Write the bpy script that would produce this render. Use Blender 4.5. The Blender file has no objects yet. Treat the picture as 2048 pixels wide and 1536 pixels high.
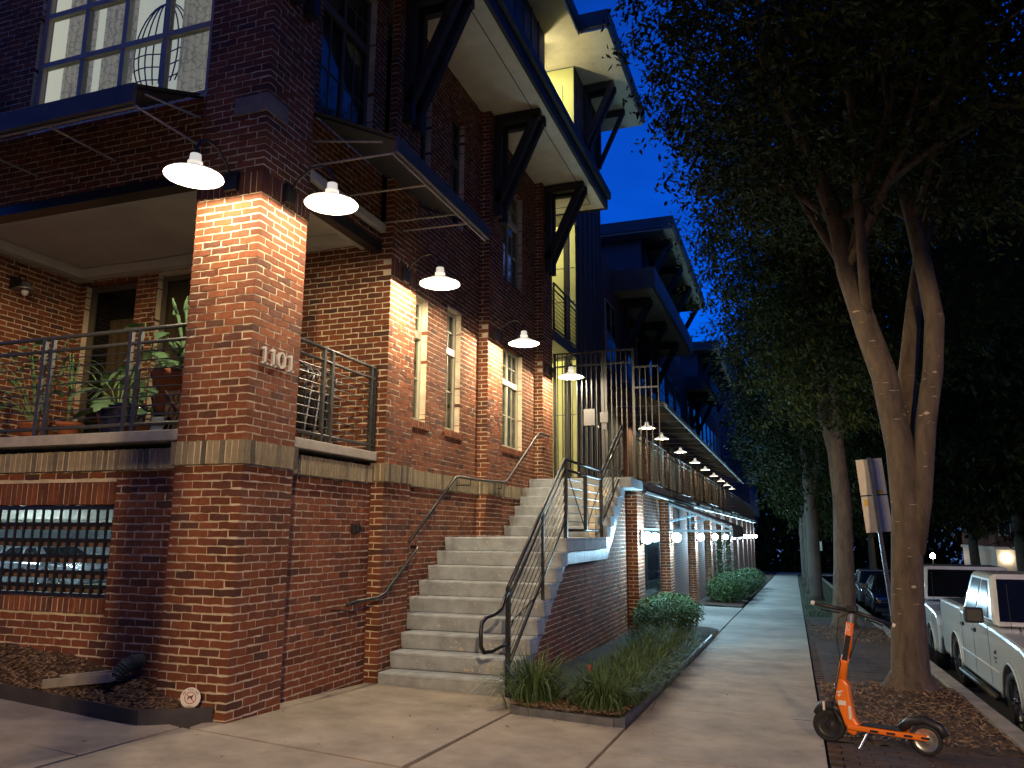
import bpy, math, random
from mathutils import Vector, Matrix
random.seed(7)
R = math.radians
# ---------------------------------------------------------------- camera, sky, sun, exposure
sc = bpy.context.scene
COL = sc.collection
F_PX, YAW, PITCH, ROLL = 1553.4, 19.606, 10.711, 0.32
CAM = Vector((4.3085, -5.3861, 1.4727))
_y, _p, _r = R(YAW), R(PITCH), R(ROLL)
_f = Vector((-math.sin(_y)*math.cos(_p), math.cos(_y)*math.cos(_p), math.sin(_p)))
_rt = Vector((math.cos(_y), math.sin(_y), 0)); _up = _rt.cross(_f)
RT = _rt*math.cos(_r) + _up*math.sin(_r); UP = _up*math.cos(_r) - _rt*math.sin(_r); FW = _f
camd = bpy.data.cameras.new('camera'); cam = bpy.data.objects.new('camera', camd); COL.objects.link(cam)
camd.sensor_fit = 'HORIZONTAL'; camd.sensor_width = 36; camd.lens = F_PX/2048*36
camd.clip_start = 0.05; camd.clip_end = 800
m = Matrix((RT, UP, -FW)).transposed().to_4x4(); m.translation = CAM
cam.matrix_world = m
sc.camera = cam
w = bpy.data.worlds.new('World'); sc.world = w; w.use_nodes = True
nt = w.node_tree; nt.nodes.clear()
sky = nt.nodes.new('ShaderNodeTexSky'); sky.sky_type = 'NISHITA'; sky.sun_disc = False
sky.sun_elevation = R(8); sky.sun_rotation = R(200); sky.ozone_density = 10.0; sky.air_density = 1.0; sky.dust_density = 0.3
bg = nt.nodes.new('ShaderNodeBackground'); wo = nt.nodes.new('ShaderNodeOutputWorld')
tint = nt.nodes.new('ShaderNodeMixRGB'); tint.blend_type = 'MULTIPLY'; tint.inputs[0].default_value = 1.0
tint.inputs[2].default_value = (1.0, 0.76, 1.32, 1)
# thin dusk cloud
wtc = nt.nodes.new('ShaderNodeTexCoord'); wmp = nt.nodes.new('ShaderNodeMapping'); wmp.inputs['Scale'].default_value = (2.2, 2.2, 6.0)
wno = nt.nodes.new('ShaderNodeTexNoise'); wno.inputs['Scale'].default_value = 2.0; wno.inputs['Detail'].default_value = 6
wmr = nt.nodes.new('ShaderNodeMapRange'); wmr.inputs[1].default_value = .42; wmr.inputs[2].default_value = .68; wmr.inputs[3].default_value = 1.06; wmr.inputs[4].default_value = .80
wsc = nt.nodes.new('ShaderNodeVectorMath'); wsc.operation = 'SCALE'
nt.links.new(wtc.outputs['Generated'], wmp.inputs[0]); nt.links.new(wmp.outputs[0], wno.inputs[0]); nt.links.new(wno.outputs[0], wmr.inputs[0]); nt.links.new(wmr.outputs[0], wsc.inputs['Scale'])
nt.links.new(sky.outputs[0], tint.inputs[1]); nt.links.new(tint.outputs[0], wsc.inputs[0]); nt.links.new(wsc.outputs[0], bg.inputs[0]); nt.links.new(bg.outputs[0], wo.inputs[0])
bg.inputs[1].default_value = 0.15
sund = bpy.data.lights.new('sun', 'SUN'); sund.energy = 0.01; sund.angle = R(12); sund.color = (0.5, 0.65, 1.0)
sun = bpy.data.objects.new('sun', sund); COL.objects.link(sun); sun.rotation_euler = (R(75), 0, R(160))
sc.view_settings.view_transform = 'Standard'; sc.view_settings.look = 'None'
sc.view_settings.exposure = 0.25; sc.view_settings.gamma = 1.0; sc.view_settings.use_curve_mapping = False
sc.cycles.use_denoising = True
sc.cycles.max_bounces = 6; sc.cycles.diffuse_bounces = 3; sc.cycles.glossy_bounces = 3; sc.cycles.transparent_max_bounces = 12
sc.cycles.sample_clamp_indirect = 4.0

# ---------------------------------------------------------------- helpers
class MB:
    def __init__(s): s.v = []; s.f = []
    def add(s, vs, fs):
        o = len(s.v); s.v.extend([tuple(a) for a in vs]); s.f.extend([tuple(i+o for i in f) for f in fs]); return s
    def box(s, x0, x1, y0, y1, z0, z1):
        return s.add([(x0,y0,z0),(x1,y0,z0),(x1,y1,z0),(x0,y1,z0),(x0,y0,z1),(x1,y0,z1),(x1,y1,z1),(x0,y1,z1)],
                     [(0,3,2,1),(4,5,6,7),(0,1,5,4),(1,2,6,5),(2,3,7,6),(3,0,4,7)])
    def hexa(s, p): return s.add(p, [(0,3,2,1),(4,5,6,7),(0,1,5,4),(1,2,6,5),(2,3,7,6),(3,0,4,7)])
    def quad(s, a, b, c, d): return s.add([a,b,c,d], [(0,1,2,3)])
    def tube(s, pts, r, n=8, cap=True):
        pts = [Vector(p) for p in pts]; k = len(pts)
        rs = r if isinstance(r, (list, tuple)) else [r]*k
        vs = []; fs = []; ref = None
        for i, p in enumerate(pts):
            if i == 0: t = pts[1]-p
            elif i == k-1: t = p-pts[i-1]
            else: t = (pts[i+1]-p).normalized() + (p-pts[i-1]).normalized()
            t.normalize()
            if ref is None:
                a = Vector((0,0,1)) if abs(t.z) < .9 else Vector((1,0,0))
                ref = t.cross(a).normalized()
            else:
                ref = (ref - t*ref.dot(t)); ref.normalize()
            b = t.cross(ref)
            for j in range(n):
                an = 2*math.pi*j/n
                vs.append(p + ref*(rs[i]*math.cos(an)) + b*(rs[i]*math.sin(an)))
        for i in range(k-1):
            for j in range(n):
                fs.append((i*n+j, i*n+(j+1)%n, (i+1)*n+(j+1)%n, (i+1)*n+j))
        if cap: fs.append(tuple(range(n-1,-1,-1))); fs.append(tuple((k-1)*n+j for j in range(n)))
        return s.add(vs, fs)
    def bar(s, a, b, wx, wz):
        # rectangular bar from a to b; wx = horizontal width, wz = other width
        a = Vector(a); b = Vector(b); t = (b-a).normalized()
        h = Vector((0,0,1)).cross(t)
        if h.length < 1e-4: h = Vector((1,0,0))
        h.normalize(); u = t.cross(h)
        h *= wx/2; u *= wz/2
        return s.hexa([a-h-u, a+h-u, b+h-u, b-h-u, a-h+u, a+h+u, b+h+u, b-h+u])
    def lathe(s, prof, c=(0,0,0), n=20, axis=None):
        c = Vector(c); M = Matrix.Identity(3)
        if axis is not None: M = Vector((0,0,1)).rotation_difference(Vector(axis)).to_matrix()
        vs = []; fs = []; k = len(prof)
        for r, z in prof:
            for j in range(n):
                a = 2*math.pi*j/n; vs.append(c + M @ Vector((r*math.cos(a), r*math.sin(a), z)))
        for i in range(k-1):
            for j in range(n): fs.append((i*n+j, i*n+(j+1)%n, (i+1)*n+(j+1)%n, (i+1)*n+j))
        return s.add(vs, fs)
    def prism(s, poly, a, b, axis):
        # polygon in 2D extruded along axis from a to b
        def P(u, v, t): return {'x': (t,u,v), 'y': (u,t,v), 'z': (u,v,t)}[axis]
        n = len(poly)
        vs = [P(u,v,a) for u,v in poly] + [P(u,v,b) for u,v in poly]
        fs = [tuple(range(n-1,-1,-1)), tuple(range(n,2*n))] + [(i,(i+1)%n,n+(i+1)%n,n+i) for i in range(n)]
        return s.add(vs, fs)
    def build(s, name, mat, parent=None, smooth=False, bevel=0, fix=True):
        me = bpy.data.meshes.new(name); me.from_pydata(s.v, [], s.f)
        if fix:
            import bmesh
            bm = bmesh.new(); bm.from_mesh(me); bmesh.ops.recalc_face_normals(bm, faces=bm.faces); bm.to_mesh(me); bm.free()
        me.materials.append(mat); me.update()
        if smooth:
            for p in me.polygons: p.use_smooth = True
        o = bpy.data.objects.new(name, me); COL.objects.link(o)
        if parent is not None: o.parent = parent
        if bevel:
            bv = o.modifiers.new('bevel', 'BEVEL'); bv.width = bevel; bv.segments = 2; bv.limit_method = 'ANGLE'; bv.angle_limit = R(40)
        return o
def tag(o, label=None, cat=None, group=None, kind=None):
    if label: o['label'] = label
    if cat: o['category'] = cat
    if group: o['group'] = group
    if kind: o['kind'] = kind
    return o
def thing(name, label, cat, group=None, loc=(0,0,0), rz=0):
    o = bpy.data.objects.new(name, None); o.location = loc; o.rotation_euler = (0,0,rz); COL.objects.link(o)
    o.empty_display_size = .2
    return tag(o, label, cat, group)
def copy_thing(src, loc=None, rz=None, label=None):
    c = src.copy(); COL.objects.link(c)
    if loc is not None: c.location = loc
    if rz is not None: c.rotation_euler = (0,0,rz)
    if label: c['label'] = label
    for ch in src.children:
        d = ch.copy(); COL.objects.link(d); d.parent = c; d.matrix_parent_inverse = Matrix.Identity(4)
        for g in ch.children:
            e = g.copy(); COL.objects.link(e); e.parent = d; e.matrix_parent_inverse = Matrix.Identity(4)
    return c
def light(name, kind, loc, energy, color, radius=.05, parent=None, **kw):
    d = bpy.data.lights.new(name, kind); d.energy = energy; d.color = color; d.shadow_soft_size = radius
    for k, v in kw.items(): setattr(d, k, v)
    o = bpy.data.objects.new(name, d); COL.objects.link(o); o.location = loc
    if parent is not None: o.parent = parent
    return o
def project(p):
    d = Vector(p)-CAM; z = d.dot(FW)
    if z < .1: return None
    return 1024+F_PX*d.dot(RT)/z, 768-F_PX*d.dot(UP)/z, z

# ---------------------------------------------------------------- materials
def nodes(name):
    m = bpy.data.materials.new(name); m.use_nodes = True; n = m.node_tree
    return m, n, n.nodes['Principled BSDF']
def mat(name, col, rough=.6, var=.25, scale=4.0, bump=0.0, bscale=60.0, metal=0.0, col2=None, coat=0.0, detail=6.0, spec=.5, stretch=None, thr=(.35,.65)):
    m, n, b = nodes(name)
    tc = n.nodes.new('ShaderNodeTexCoord'); mp = n.nodes.new('ShaderNodeMapping'); n.links.new(tc.outputs['Object'], mp.inputs[0])
    if stretch: mp.inputs['Scale'].default_value = stretch
    no = n.nodes.new('ShaderNodeTexNoise'); no.inputs['Scale'].default_value = scale; no.inputs['Detail'].default_value = detail; no.inputs['Roughness'].default_value = .65
    n.links.new(mp.outputs[0], no.inputs[0])
    cr = n.nodes.new('ShaderNodeValToRGB'); cr.color_ramp.elements[0].position = thr[0]; cr.color_ramp.elements[1].position = thr[1]
    c2 = col2 if col2 else tuple(c*(1-var) for c in col); c1 = col if col2 else tuple(min(1,c*(1+var)) for c in col)
    cr.color_ramp.elements[0].color = (*c2,1); cr.color_ramp.elements[1].color = (*c1,1)
    n.links.new(no.outputs[0], cr.inputs[0]); n.links.new(cr.outputs[0], b.inputs['Base Color'])
    b.inputs['Roughness'].default_value = rough; b.inputs['Metallic'].default_value = metal
    b.inputs['Coat Weight'].default_value = coat; b.inputs['Specular IOR Level'].default_value = spec
    if bump:
        n2 = n.nodes.new('ShaderNodeTexNoise'); n2.inputs['Scale'].default_value = bscale; n2.inputs['Detail'].default_value = 5
        n.links.new(tc.outputs['Object'], n2.inputs[0])
        bp = n.nodes.new('ShaderNodeBump'); bp.inputs['Strength'].default_value = bump; bp.inputs['Distance'].default_value = .01
        n.links.new(n2.outputs[0], bp.inputs['Height']); n.links.new(bp.outputs[0], b.inputs['Normal'])
    return m
def emit(name, col, s):
    m, n, b = nodes(name); b.inputs['Base Color'].default_value = (*col,1)
    b.inputs['Emission Color'].default_value = (*col,1); b.inputs['Emission Strength'].default_value = s
    return m
def piece_mat(name, cols, rough=.85, grain=.25):
    # bricks and pavers: every piece has its own fired colour (piece attribute or object random)
    m, n, b = nodes(name)
    at = n.nodes.new('ShaderNodeAttribute'); at.attribute_name = 'rnd'
    oi = n.nodes.new('ShaderNodeObjectInfo')
    ad = n.nodes.new('ShaderNodeMath'); ad.operation = 'ADD'; n.links.new(at.outputs['Fac'], ad.inputs[0]); n.links.new(oi.outputs['Random'], ad.inputs[1])
    fr = n.nodes.new('ShaderNodeMath'); fr.operation = 'FRACT'; n.links.new(ad.outputs[0], fr.inputs[0])
    cr = n.nodes.new('ShaderNodeValToRGB'); e = cr.color_ramp.elements
    while len(e) < len(cols): e.new(.5)
    for i, c in enumerate(cols): e[i].position = i/(len(cols)-1); e[i].color = (*c,1)
    n.links.new(fr.outputs[0], cr.inputs[0])
    ge = n.nodes.new('ShaderNodeNewGeometry')
    no = n.nodes.new('ShaderNodeTexNoise'); no.inputs['Scale'].default_value = 22; no.inputs['Detail'].default_value = 6; no.inputs['Roughness'].default_value = .7
    n.links.new(ge.outputs['Position'], no.inputs[0])
    big = n.nodes.new('ShaderNodeTexNoise'); big.inputs['Scale'].default_value = 1.1; big.inputs['Detail'].default_value = 3
    n.links.new(ge.outputs['Position'], big.inputs[0])
    su = n.nodes.new('ShaderNodeMath'); su.operation = 'ADD'; n.links.new(no.outputs[0], su.inputs[0]); n.links.new(big.outputs[0], su.inputs[1])
    mr = n.nodes.new('ShaderNodeMapRange'); mr.inputs[1].default_value = .7; mr.inputs[2].default_value = 1.3
    mr.inputs[3].default_value = 1-grain; mr.inputs[4].default_value = 1+grain
    n.links.new(su.outputs[0], mr.inputs[0])
    mx = n.nodes.new('ShaderNodeVectorMath'); mx.operation = 'SCALE'; n.links.new(cr.outputs[0], mx.inputs[0]); n.links.new(mr.outputs[0], mx.inputs['Scale'])
    n.links.new(mx.outputs[0], b.inputs['Base Color']); b.inputs['Roughness'].default_value = rough; b.inputs['Specular IOR Level'].default_value = .25
    n3 = n.nodes.new('ShaderNodeTexNoise'); n3.inputs['Scale'].default_value = 55; n3.inputs['Detail'].default_value = 6
    n.links.new(ge.outputs['Position'], n3.inputs[0])
    bp = n.nodes.new('ShaderNodeBump'); bp.inputs['Strength'].default_value = .6; bp.inputs['Distance'].default_value = .006
    n.links.new(n3.outputs[0], bp.inputs['Height']); n.links.new(bp.outputs[0], b.inputs['Normal'])
    return m
def brick_tex(name, c1, c2, cm, axis='y'):
    # far brickwork, too small to tell the pieces apart
    m, n, b = nodes(name)
    ge = n.nodes.new('ShaderNodeNewGeometry'); sx = n.nodes.new('ShaderNodeSeparateXYZ'); n.links.new(ge.outputs['Position'], sx.inputs[0])
    ad = n.nodes.new('ShaderNodeMath'); n.links.new(sx.outputs[0], ad.inputs[0]); n.links.new(sx.outputs[1], ad.inputs[1])
    cb = n.nodes.new('ShaderNodeCombineXYZ'); n.links.new(ad.outputs[0], cb.inputs[0]); n.links.new(sx.outputs[2], cb.inputs[1])
    bt = n.nodes.new('ShaderNodeTexBrick'); bt.inputs['Scale'].default_value = 1; bt.inputs['Brick Width'].default_value = .203; bt.inputs['Row Height'].default_value = .0677
    bt.inputs['Mortar Size'].default_value = .006; bt.inputs['Color1'].default_value = (*c1,1); bt.inputs['Color2'].default_value = (*c2,1); bt.inputs['Mortar'].default_value = (*cm,1)
    n.links.new(cb.outputs[0], bt.inputs[0]); n.links.new(bt.outputs[0], b.inputs['Base Color']); b.inputs['Roughness'].default_value = .9
    bp = n.nodes.new('ShaderNodeBump'); bp.inputs['Strength'].default_value = .5; bp.inputs['Distance'].default_value = .01; bp.invert = True
    n.links.new(bt.outputs['Fac'], bp.inputs['Height']); n.links.new(bp.outputs[0], b.inputs['Normal'])
    return m
def glass(name, tint=(.9,.95,.95), fac=.2, rough=.03):
    m = bpy.data.materials.new(name); m.use_nodes = True; n = m.node_tree; n.nodes.clear()
    o = n.nodes.new('ShaderNodeOutputMaterial'); t = n.nodes.new('ShaderNodeBsdfTransparent'); g = n.nodes.new('ShaderNodeBsdfGlossy'); x = n.nodes.new('ShaderNodeMixShader')
    t.inputs[0].default_value = (*tint,1); g.inputs['Roughness'].default_value = rough
    lw = n.nodes.new('ShaderNodeLayerWeight'); lw.inputs[0].default_value = .5
    pw = n.nodes.new('ShaderNodeMath'); pw.operation = 'POWER'; pw.inputs[1].default_value = 5; n.links.new(lw.outputs['Facing'], pw.inputs[0])
    ma = n.nodes.new('ShaderNodeMath'); ma.operation = 'MULTIPLY_ADD'; ma.inputs[1].default_value = .8; ma.inputs[2].default_value = .035; n.links.new(pw.outputs[0], ma.inputs[0])
    n.links.new(ma.outputs[0], x.inputs[0]); n.links.new(t.outputs[0], x.inputs[1]); n.links.new(g.outputs[0], x.inputs[2]); n.links.new(x.outputs[0], o.inputs[0])
    return m
M = {}
M['brick'] = piece_mat('red_clay_brick', [(.115,.040,.020),(.185,.062,.028),(.235,.080,.034),(.195,.064,.030),(.085,.040,.028),(.215,.070,.031),(.150,.052,.028),(.205,.074,.034)], grain=.34)
M['tan'] = piece_mat('tan_brick', [(.27,.22,.135),(.30,.25,.16),(.24,.20,.125),(.29,.24,.15),(.085,.078,.060),(.28,.235,.145),(.20,.175,.12)], grain=.3)
M['darkbrick'] = piece_mat('brown_brick', [(.10,.040,.028),(.13,.05,.032),(.08,.035,.03)])
M['paver'] = piece_mat('clay_paver', [(.060,.040,.032),(.085,.052,.040),(.050,.038,.034),(.075,.050,.042)], grain=.35)
M['mortar'] = mat('mortar', (.62,.53,.37), .95, .22, 5, .6, 120)
M['brickfar'] = brick_tex('far_brick', (.16,.05,.032), (.11,.038,.028), (.24,.19,.14))
M['brickred'] = brick_tex('far_red_brick', (.22,.06,.045), (.16,.045,.035), (.2,.15,.12))
M['stone'] = mat('cast_stone', (.22,.19,.145), .8, .2, 9, .3, 80)
M['slabc'] = mat('balcony_concrete', (.38,.35,.29), .8, .18, 5, .25, 90)
M['step'] = mat('grey_step_paint', (.36,.395,.405), .72, .22, 5, .35, 140)
M['stringer'] = mat('blue_lit_stringer', (.30,.36,.44), .35, .3, 14, .5, 60, stretch=(1,1,.35))  # blue of the lamp light is put into the concrete's colour
M['walk'] = mat('sidewalk_concrete', (.33,.285,.22), .85, .26, 1.9, .4, 160)
M['walk2'] = mat('sidewalk_concrete_grey', (.31,.285,.24), .85, .2, 1.1, .35, 160)
M['asphalt'] = mat('asphalt', (.045,.046,.05), .75, .3, 3, .5, 150)
M['kerb'] = mat('kerb_concrete', (.28,.25,.2), .85, .25, 4, .3, 100)
M['mulch'] = mat('bark_mulch', (.105,.058,.032), .95, .5, 26, 1.0, 70, col2=(.03,.018,.012))
M['soil'] = mat('verge_soil', (.06,.052,.03), .95, .4, 12, .8, 60, col2=(.028,.032,.016))
M['black'] = mat('black_metal', (.014,.014,.015), .38, .2, 10, .0, 60, spec=.6)
M['bronze'] = mat('bronze_metal', (.035,.032,.028), .45, .2, 10)
M['rail'] = mat('painted_rail', (.045,.045,.043), .42, .2, 10, spec=.5)
M['steelgrey'] = mat('galvanised_metal', (.33,.34,.36), .4, .2, 8, metal=.7)
M['awning'] = mat('awning_sheet', (.075,.085,.095), .55, .15, 4, metal=.2)
M['fascia'] = mat('awning_fascia', (.075,.075,.08), .6, .15, 4)
M['rod'] = mat('awning_rod', (.34,.32,.30), .5, .1, 8)
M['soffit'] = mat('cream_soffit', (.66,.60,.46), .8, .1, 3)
M['ceiling'] = mat('balcony_ceiling', (.60,.58,.52), .85, .08, 2)
M['timber'] = mat('dark_bracket', (.022,.022,.026), .7, .2, 10)
M['soffit2'] = mat('shaded_soffit', (.25,.23,.18), .85, .1, 3)  # darker soffit copy; dimness of the far eaves is put into the colour
M['siding'] = mat('slate_siding', (.062,.064,.068), .75, .15, 2)
M['yellow'] = mat('yellow_panel', (.52,.53,.22), .8, .06, 2)
M['frame'] = mat('beige_window_frame', (.40,.37,.28), .55, .1, 6)
M['darkframe'] = mat('brown_frame', (.10,.085,.06), .6, .1, 6)
M['blind'] = mat('window_blind', (.42,.43,.36), .8, .12, 1.2, stretch=(1,6,.6))
M['drape'] = mat('brown_drape', (.22,.13,.08), .9, .3, 3, stretch=(9,9,.3))
M['void'] = mat('dark_room', (.012,.012,.014), .9, .1)
M['glass'] = glass('window_glass', (.75,.8,.78), .35)
M['darkglass'] = mat('dark_glass', (.006,.007,.009), .10, 0, spec=.22)
M['enamel_glare'] = emit('white_glowing_enamel', (.95,.88,.74), .55)  # emission put into the opaque shade to imitate lamp glare
M['bulb'] = emit('warm_bulb', (1.0,.83,.58), 60)
M['bulbcool'] = emit('cool_bulb', (.72,.92,1.0), 18)
M['bulbfar'] = emit('far_bulb', (1.0,.90,.62), 40)
M['shadeglow'] = emit('frosted_lamp_glass', (1.0,.9,.7), 6)
M['digits'] = mat('cast_digits', (.62,.60,.56), .4, .1, 20, metal=.3)
M['bark'] = mat('tree_bark', (.135,.10,.068), .9, .35, 11, .8, 45, col2=(.062,.046,.033), stretch=(1,1,.30))
M['barkdark'] = mat('dark_bark', (.085,.075,.06), .9, .3, 5, .8, 30, col2=(.045,.04,.032), stretch=(1,1,.45))
M['lenticel'] = mat('bark_mark', (.40,.33,.25), .9, .2, 30)
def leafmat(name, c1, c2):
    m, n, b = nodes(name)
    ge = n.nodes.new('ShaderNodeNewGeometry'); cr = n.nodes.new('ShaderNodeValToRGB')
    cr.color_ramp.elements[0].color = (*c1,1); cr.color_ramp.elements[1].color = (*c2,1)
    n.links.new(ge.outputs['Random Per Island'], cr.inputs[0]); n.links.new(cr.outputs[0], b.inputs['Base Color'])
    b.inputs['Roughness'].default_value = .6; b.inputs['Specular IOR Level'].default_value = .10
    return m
M['leaf'] = leafmat('street_tree_leaf', (.014,.024,.006), (.055,.066,.014))
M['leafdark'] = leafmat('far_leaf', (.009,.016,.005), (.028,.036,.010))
M['shrub'] = leafmat('shrub_leaf', (.030,.065,.024), (.085,.14,.045))
M['blade'] = leafmat('liriope_blade', (.030,.062,.022), (.11,.165,.062))
M['plant'] = leafmat('pot_plant_leaf', (.07,.17,.06), (.22,.36,.17))
M['terracotta'] = mat('terracotta', (.42,.14,.06), .8, .2, 12)
M['cobalt'] = mat('cobalt_glaze', (.010,.014,.06), .12, .2, 6, coat=.6)
M['pale'] = mat('pale_box', (.35,.38,.38), .7, .1)
M['orange'] = mat('scooter_orange', (.90,.20,.012), .38, .06, 4, coat=.4)
M['rubber'] = mat('black_rubber', (.014,.014,.015), .75, .2, 30)
M['plastic'] = mat('black_plastic', (.02,.02,.022), .45, .1, 20)
M['silver'] = mat('silver_metal', (.5,.5,.5), .3, .1, 10, metal=.8)
M['white'] = mat('white_car_paint', (.70,.70,.67), .22, .03, 1.0, coat=.7)
M['navy'] = mat('dark_car_paint', (.010,.012,.022), .2, .1, 1, coat=.8)
M['silverpaint'] = mat('grey_car_paint', (.10,.105,.115), .25, .1, 1, coat=.7)
M['chrome'] = mat('chrome', (.75,.75,.75), .12, .05, 5, metal=1.0)
M['amber'] = mat('amber_lens', (.5,.16,.03), .2, .2, 30, coat=.5)
M['signback'] = mat('sign_back_aluminium', (.62,.57,.49), .55, .08, 5)
M['sticker'] = mat('sticker_yellow', (.65,.40,.03), .6, .1)
M['signwhite'] = mat('sign_white', (.75,.72,.65), .5, .05)
M['redmark'] = mat('print_red', (.45,.04,.03), .6, .05)
M['blackmark'] = mat('print_black', (.02,.015,.015), .6, .05)
M['yellowstake'] = mat('stake_yellow', (.70,.45,.05), .5, .1)
M['edging'] = mat('dark_edging', (.045,.040,.036), .55, .25, 6, .2, 60)
M['edgesteel'] = mat('steel_edging', (.12,.125,.13), .45, .3, 6, .2, 60)
M['red'] = mat('red_ornament', (.55,.03,.03), .4, .1)
M['plate'] = mat('grey_plate', (.13,.13,.13), .55, .1)
M['corrug'] = mat('green_pipe', (.05,.06,.05), .7, .2, 10)
M['garagewall'] = mat('garage_white', (.55,.58,.60), .8, .08)
M['tubelight'] = emit('garage_tube', (.62,.88,1.0), 190)
M['wood'] = mat('worn_plank', (.16,.10,.06), .85, .3, 5, stretch=(.3,3,3))
M['curtain'] = mat('patterned_curtain', (.5,.47,.42), .9, .2, 7, thr=(.42,.6))
M['litwin'] = emit('lit_interior', (.80,.77,.68), .60)
def translucent(name, c):
    m, n, b = nodes(name); t = n.nodes.new('ShaderNodeBsdfTranslucent'); x = n.nodes.new('ShaderNodeMixShader'); o = n.nodes['Material Output']
    tc = n.nodes.new('ShaderNodeTexCoord'); v = n.nodes.new('ShaderNodeTexVoronoi'); v.feature = 'DISTANCE_TO_EDGE'; v.inputs['Scale'].default_value = 9
    cr = n.nodes.new('ShaderNodeValToRGB'); cr.color_ramp.elements[0].color = (*[q*.55 for q in c],1); cr.color_ramp.elements[1].color = (*c,1); cr.color_ramp.elements[1].position = .08
    n.links.new(tc.outputs['Object'], v.inputs[0]); n.links.new(v.outputs['Distance'], cr.inputs[0])
    n.links.new(cr.outputs[0], t.inputs[0]); n.links.new(cr.outputs[0], b.inputs['Base Color']); x.inputs[0].default_value = .65; b.inputs['Roughness'].default_value = .9
    n.links.new(b.outputs[0], x.inputs[1]); n.links.new(t.outputs[0], x.inputs[2]); n.links.new(x.outputs[0], o.inputs[0])
    return m
M['curtain'] = translucent('patterned_curtain', (.72,.66,.58))
M['poster'] = mat('poster_print', (.06,.12,.26), .2, .6, 5, coat=.6)
# ---------------------------------------------------------------- ground
def gz(X, Y):
    zr = -.137-.027*Y
    if Y > 2.6: zl = -.16-.027*(Y-2.6)
    elif Y >= 0: zl = -.03-.05*Y
    else: zl = -.03-.027*Y
    if X <= 0: return zl + .07*min(-X, 6)
    if X < 2.84: return zl + (zr-zl)*X/2.84
    return zr
def zs(Y): return -.85-.025*Y
def sheet(name, xs, ys, zf, mt, parent=None, kind='structure', smooth=True):
    b = MB(); nx = len(xs)
    b.v = [(x,y,zf(x,y)) for y in ys for x in xs]
    b.f = [(j*nx+i, j*nx+i+1, (j+1)*nx+i+1, (j+1)*nx+i) for j in range(len(ys)-1) for i in range(nx-1)]
    o = b.build(name, mt, parent, smooth=smooth, fix=False)
    if kind: o['kind'] = kind
    return o
ys_long = [-40,-20,-10,-6,-3,-1,0,1.3,2.6,5,8,12,18,26,36,50,70,100,160,260]
sheet('ground', [-120,-40,-12,-6,-3,-1,0,1.4,2.84,4.4,6.0], ys_long, lambda x,y: gz(x,y)-.10, M['soil'])
sheet('street', [6.02,7,9,11,13.2], ys_long, lambda x,y: zs(y), M['asphalt'])
sheet('far_verge', [13.2,15,25,60,160], ys_long, lambda x,y: zs(y)+.15, M['soil'])
kb = MB()
for y0, y1 in zip(ys_long[2:-2], ys_long[3:-1]):
    kb.hexa([(5.92,y0,zs(y0)-.1),(6.07,y0,zs(y0)-.1),(6.07,y1,zs(y1)-.1),(5.92,y1,zs(y1)-.1),
             (5.92,y0,gz(6,y0)+.02),(6.07,y0,gz(6,y0)+.02),(6.07,y1,gz(6,y1)+.02),(5.92,y1,gz(6,y1)+.02)])
kb.build('kerb', M['kerb'])['kind'] = 'structure'
kb = MB()
for y0, y1 in zip(ys_long[2:-2], ys_long[3:-1]):
    kb.hexa([(13.1,y0,zs(y0)-.1),(13.26,y0,zs(y0)-.1),(13.26,y1,zs(y1)-.1),(13.1,y1,zs(y1)-.1),
             (13.1,y0,zs(y0)+.16),(13.26,y0,zs(y0)+.16),(13.26,y1,zs(y1)+.16),(13.1,y1,zs(y1)+.16)])
kb.build('far_kerb', M['kerb'])['kind'] = 'structure'

def slab(poly, mt, parent, lift=0.0, th=.09):
    b = MB(); n = len(poly)
    vs = [(x,y,gz(x,y)+lift) for x,y in poly] + [(x,y,gz(x,y)+lift-th) for x,y in poly]
    b.add(vs, [tuple(range(n)), tuple(range(2*n-1,n-1,-1))] + [((i+1)%n, i, n+i, n+(i+1)%n) for i in range(n)])
    return b.build('slab', mt, parent, bevel=.004)
sw = thing('sidewalk', 'concrete sidewalk slabs running beside the planting bed', 'sidewalk'); del sw['category']; sw['kind'] = 'structure'
G = .008
y = -5.0; k = 0
while y < 62:
    L = 1.9
    slab([(2.87+G,y+G),(4.45,y+G),(4.45,y+L-G),(2.87+G,y+L-G)], M['walk'] if y < 7 else M['walk2'], sw)
    y += L; k += 1
slab([(2.87+G,y+G),(16,y+G),(16,y+6),(2.87+G,y+6)], M['walk2'], sw)
pl = thing('plaza', 'concrete plaza slabs in front of the stair', 'plaza'); del pl['category']; pl['kind'] = 'structure'
slab([(-.12,-.25),(.02,-.255),(1.74,-.345),(1.77,1.66),(1.77,2.41),(-.12,2.41),(-.16,.05)], M['walk'], pl)
slab([(1.77+G*2,-.345),(2.86-G,-.405),(2.86-G,1.62),(2.02,1.65),(1.80,1.655)], M['walk'], pl)
slab([(-.165+G,-.29),(1.74,-.38),(1.74,-2.6),(-.165+G,-2.6)], M['walk'], pl)
slab([(1.76+G*2,-.38),(2.86-G,-.44),(2.87-G,-2.6),(1.74+G*2,-2.6)], M['walk'], pl)
slab([(-.175-G,-.29),(-.62,-.24),(-1.9,-.36),(-4.4,-.5),(-4.4,-1.2),(-.175-G,-1.2)], M['walk'], pl)
slab([(-.175-G,-1.21),(-4.4,-1.21),(-4.4,-2.6),(-.175-G,-2.6)], M['walk'], pl)
slab([(-6.4,-2.612),(2.87-G,-2.612),(2.87-G,-4.6),(-6.4,-4.6)], M['walk'], pl)
slab([(-6.4,-4.62),(2.87-G,-4.62),(2.87-G,-7.5),(-6.4,-7.5)], M['walk'], pl)
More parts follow.
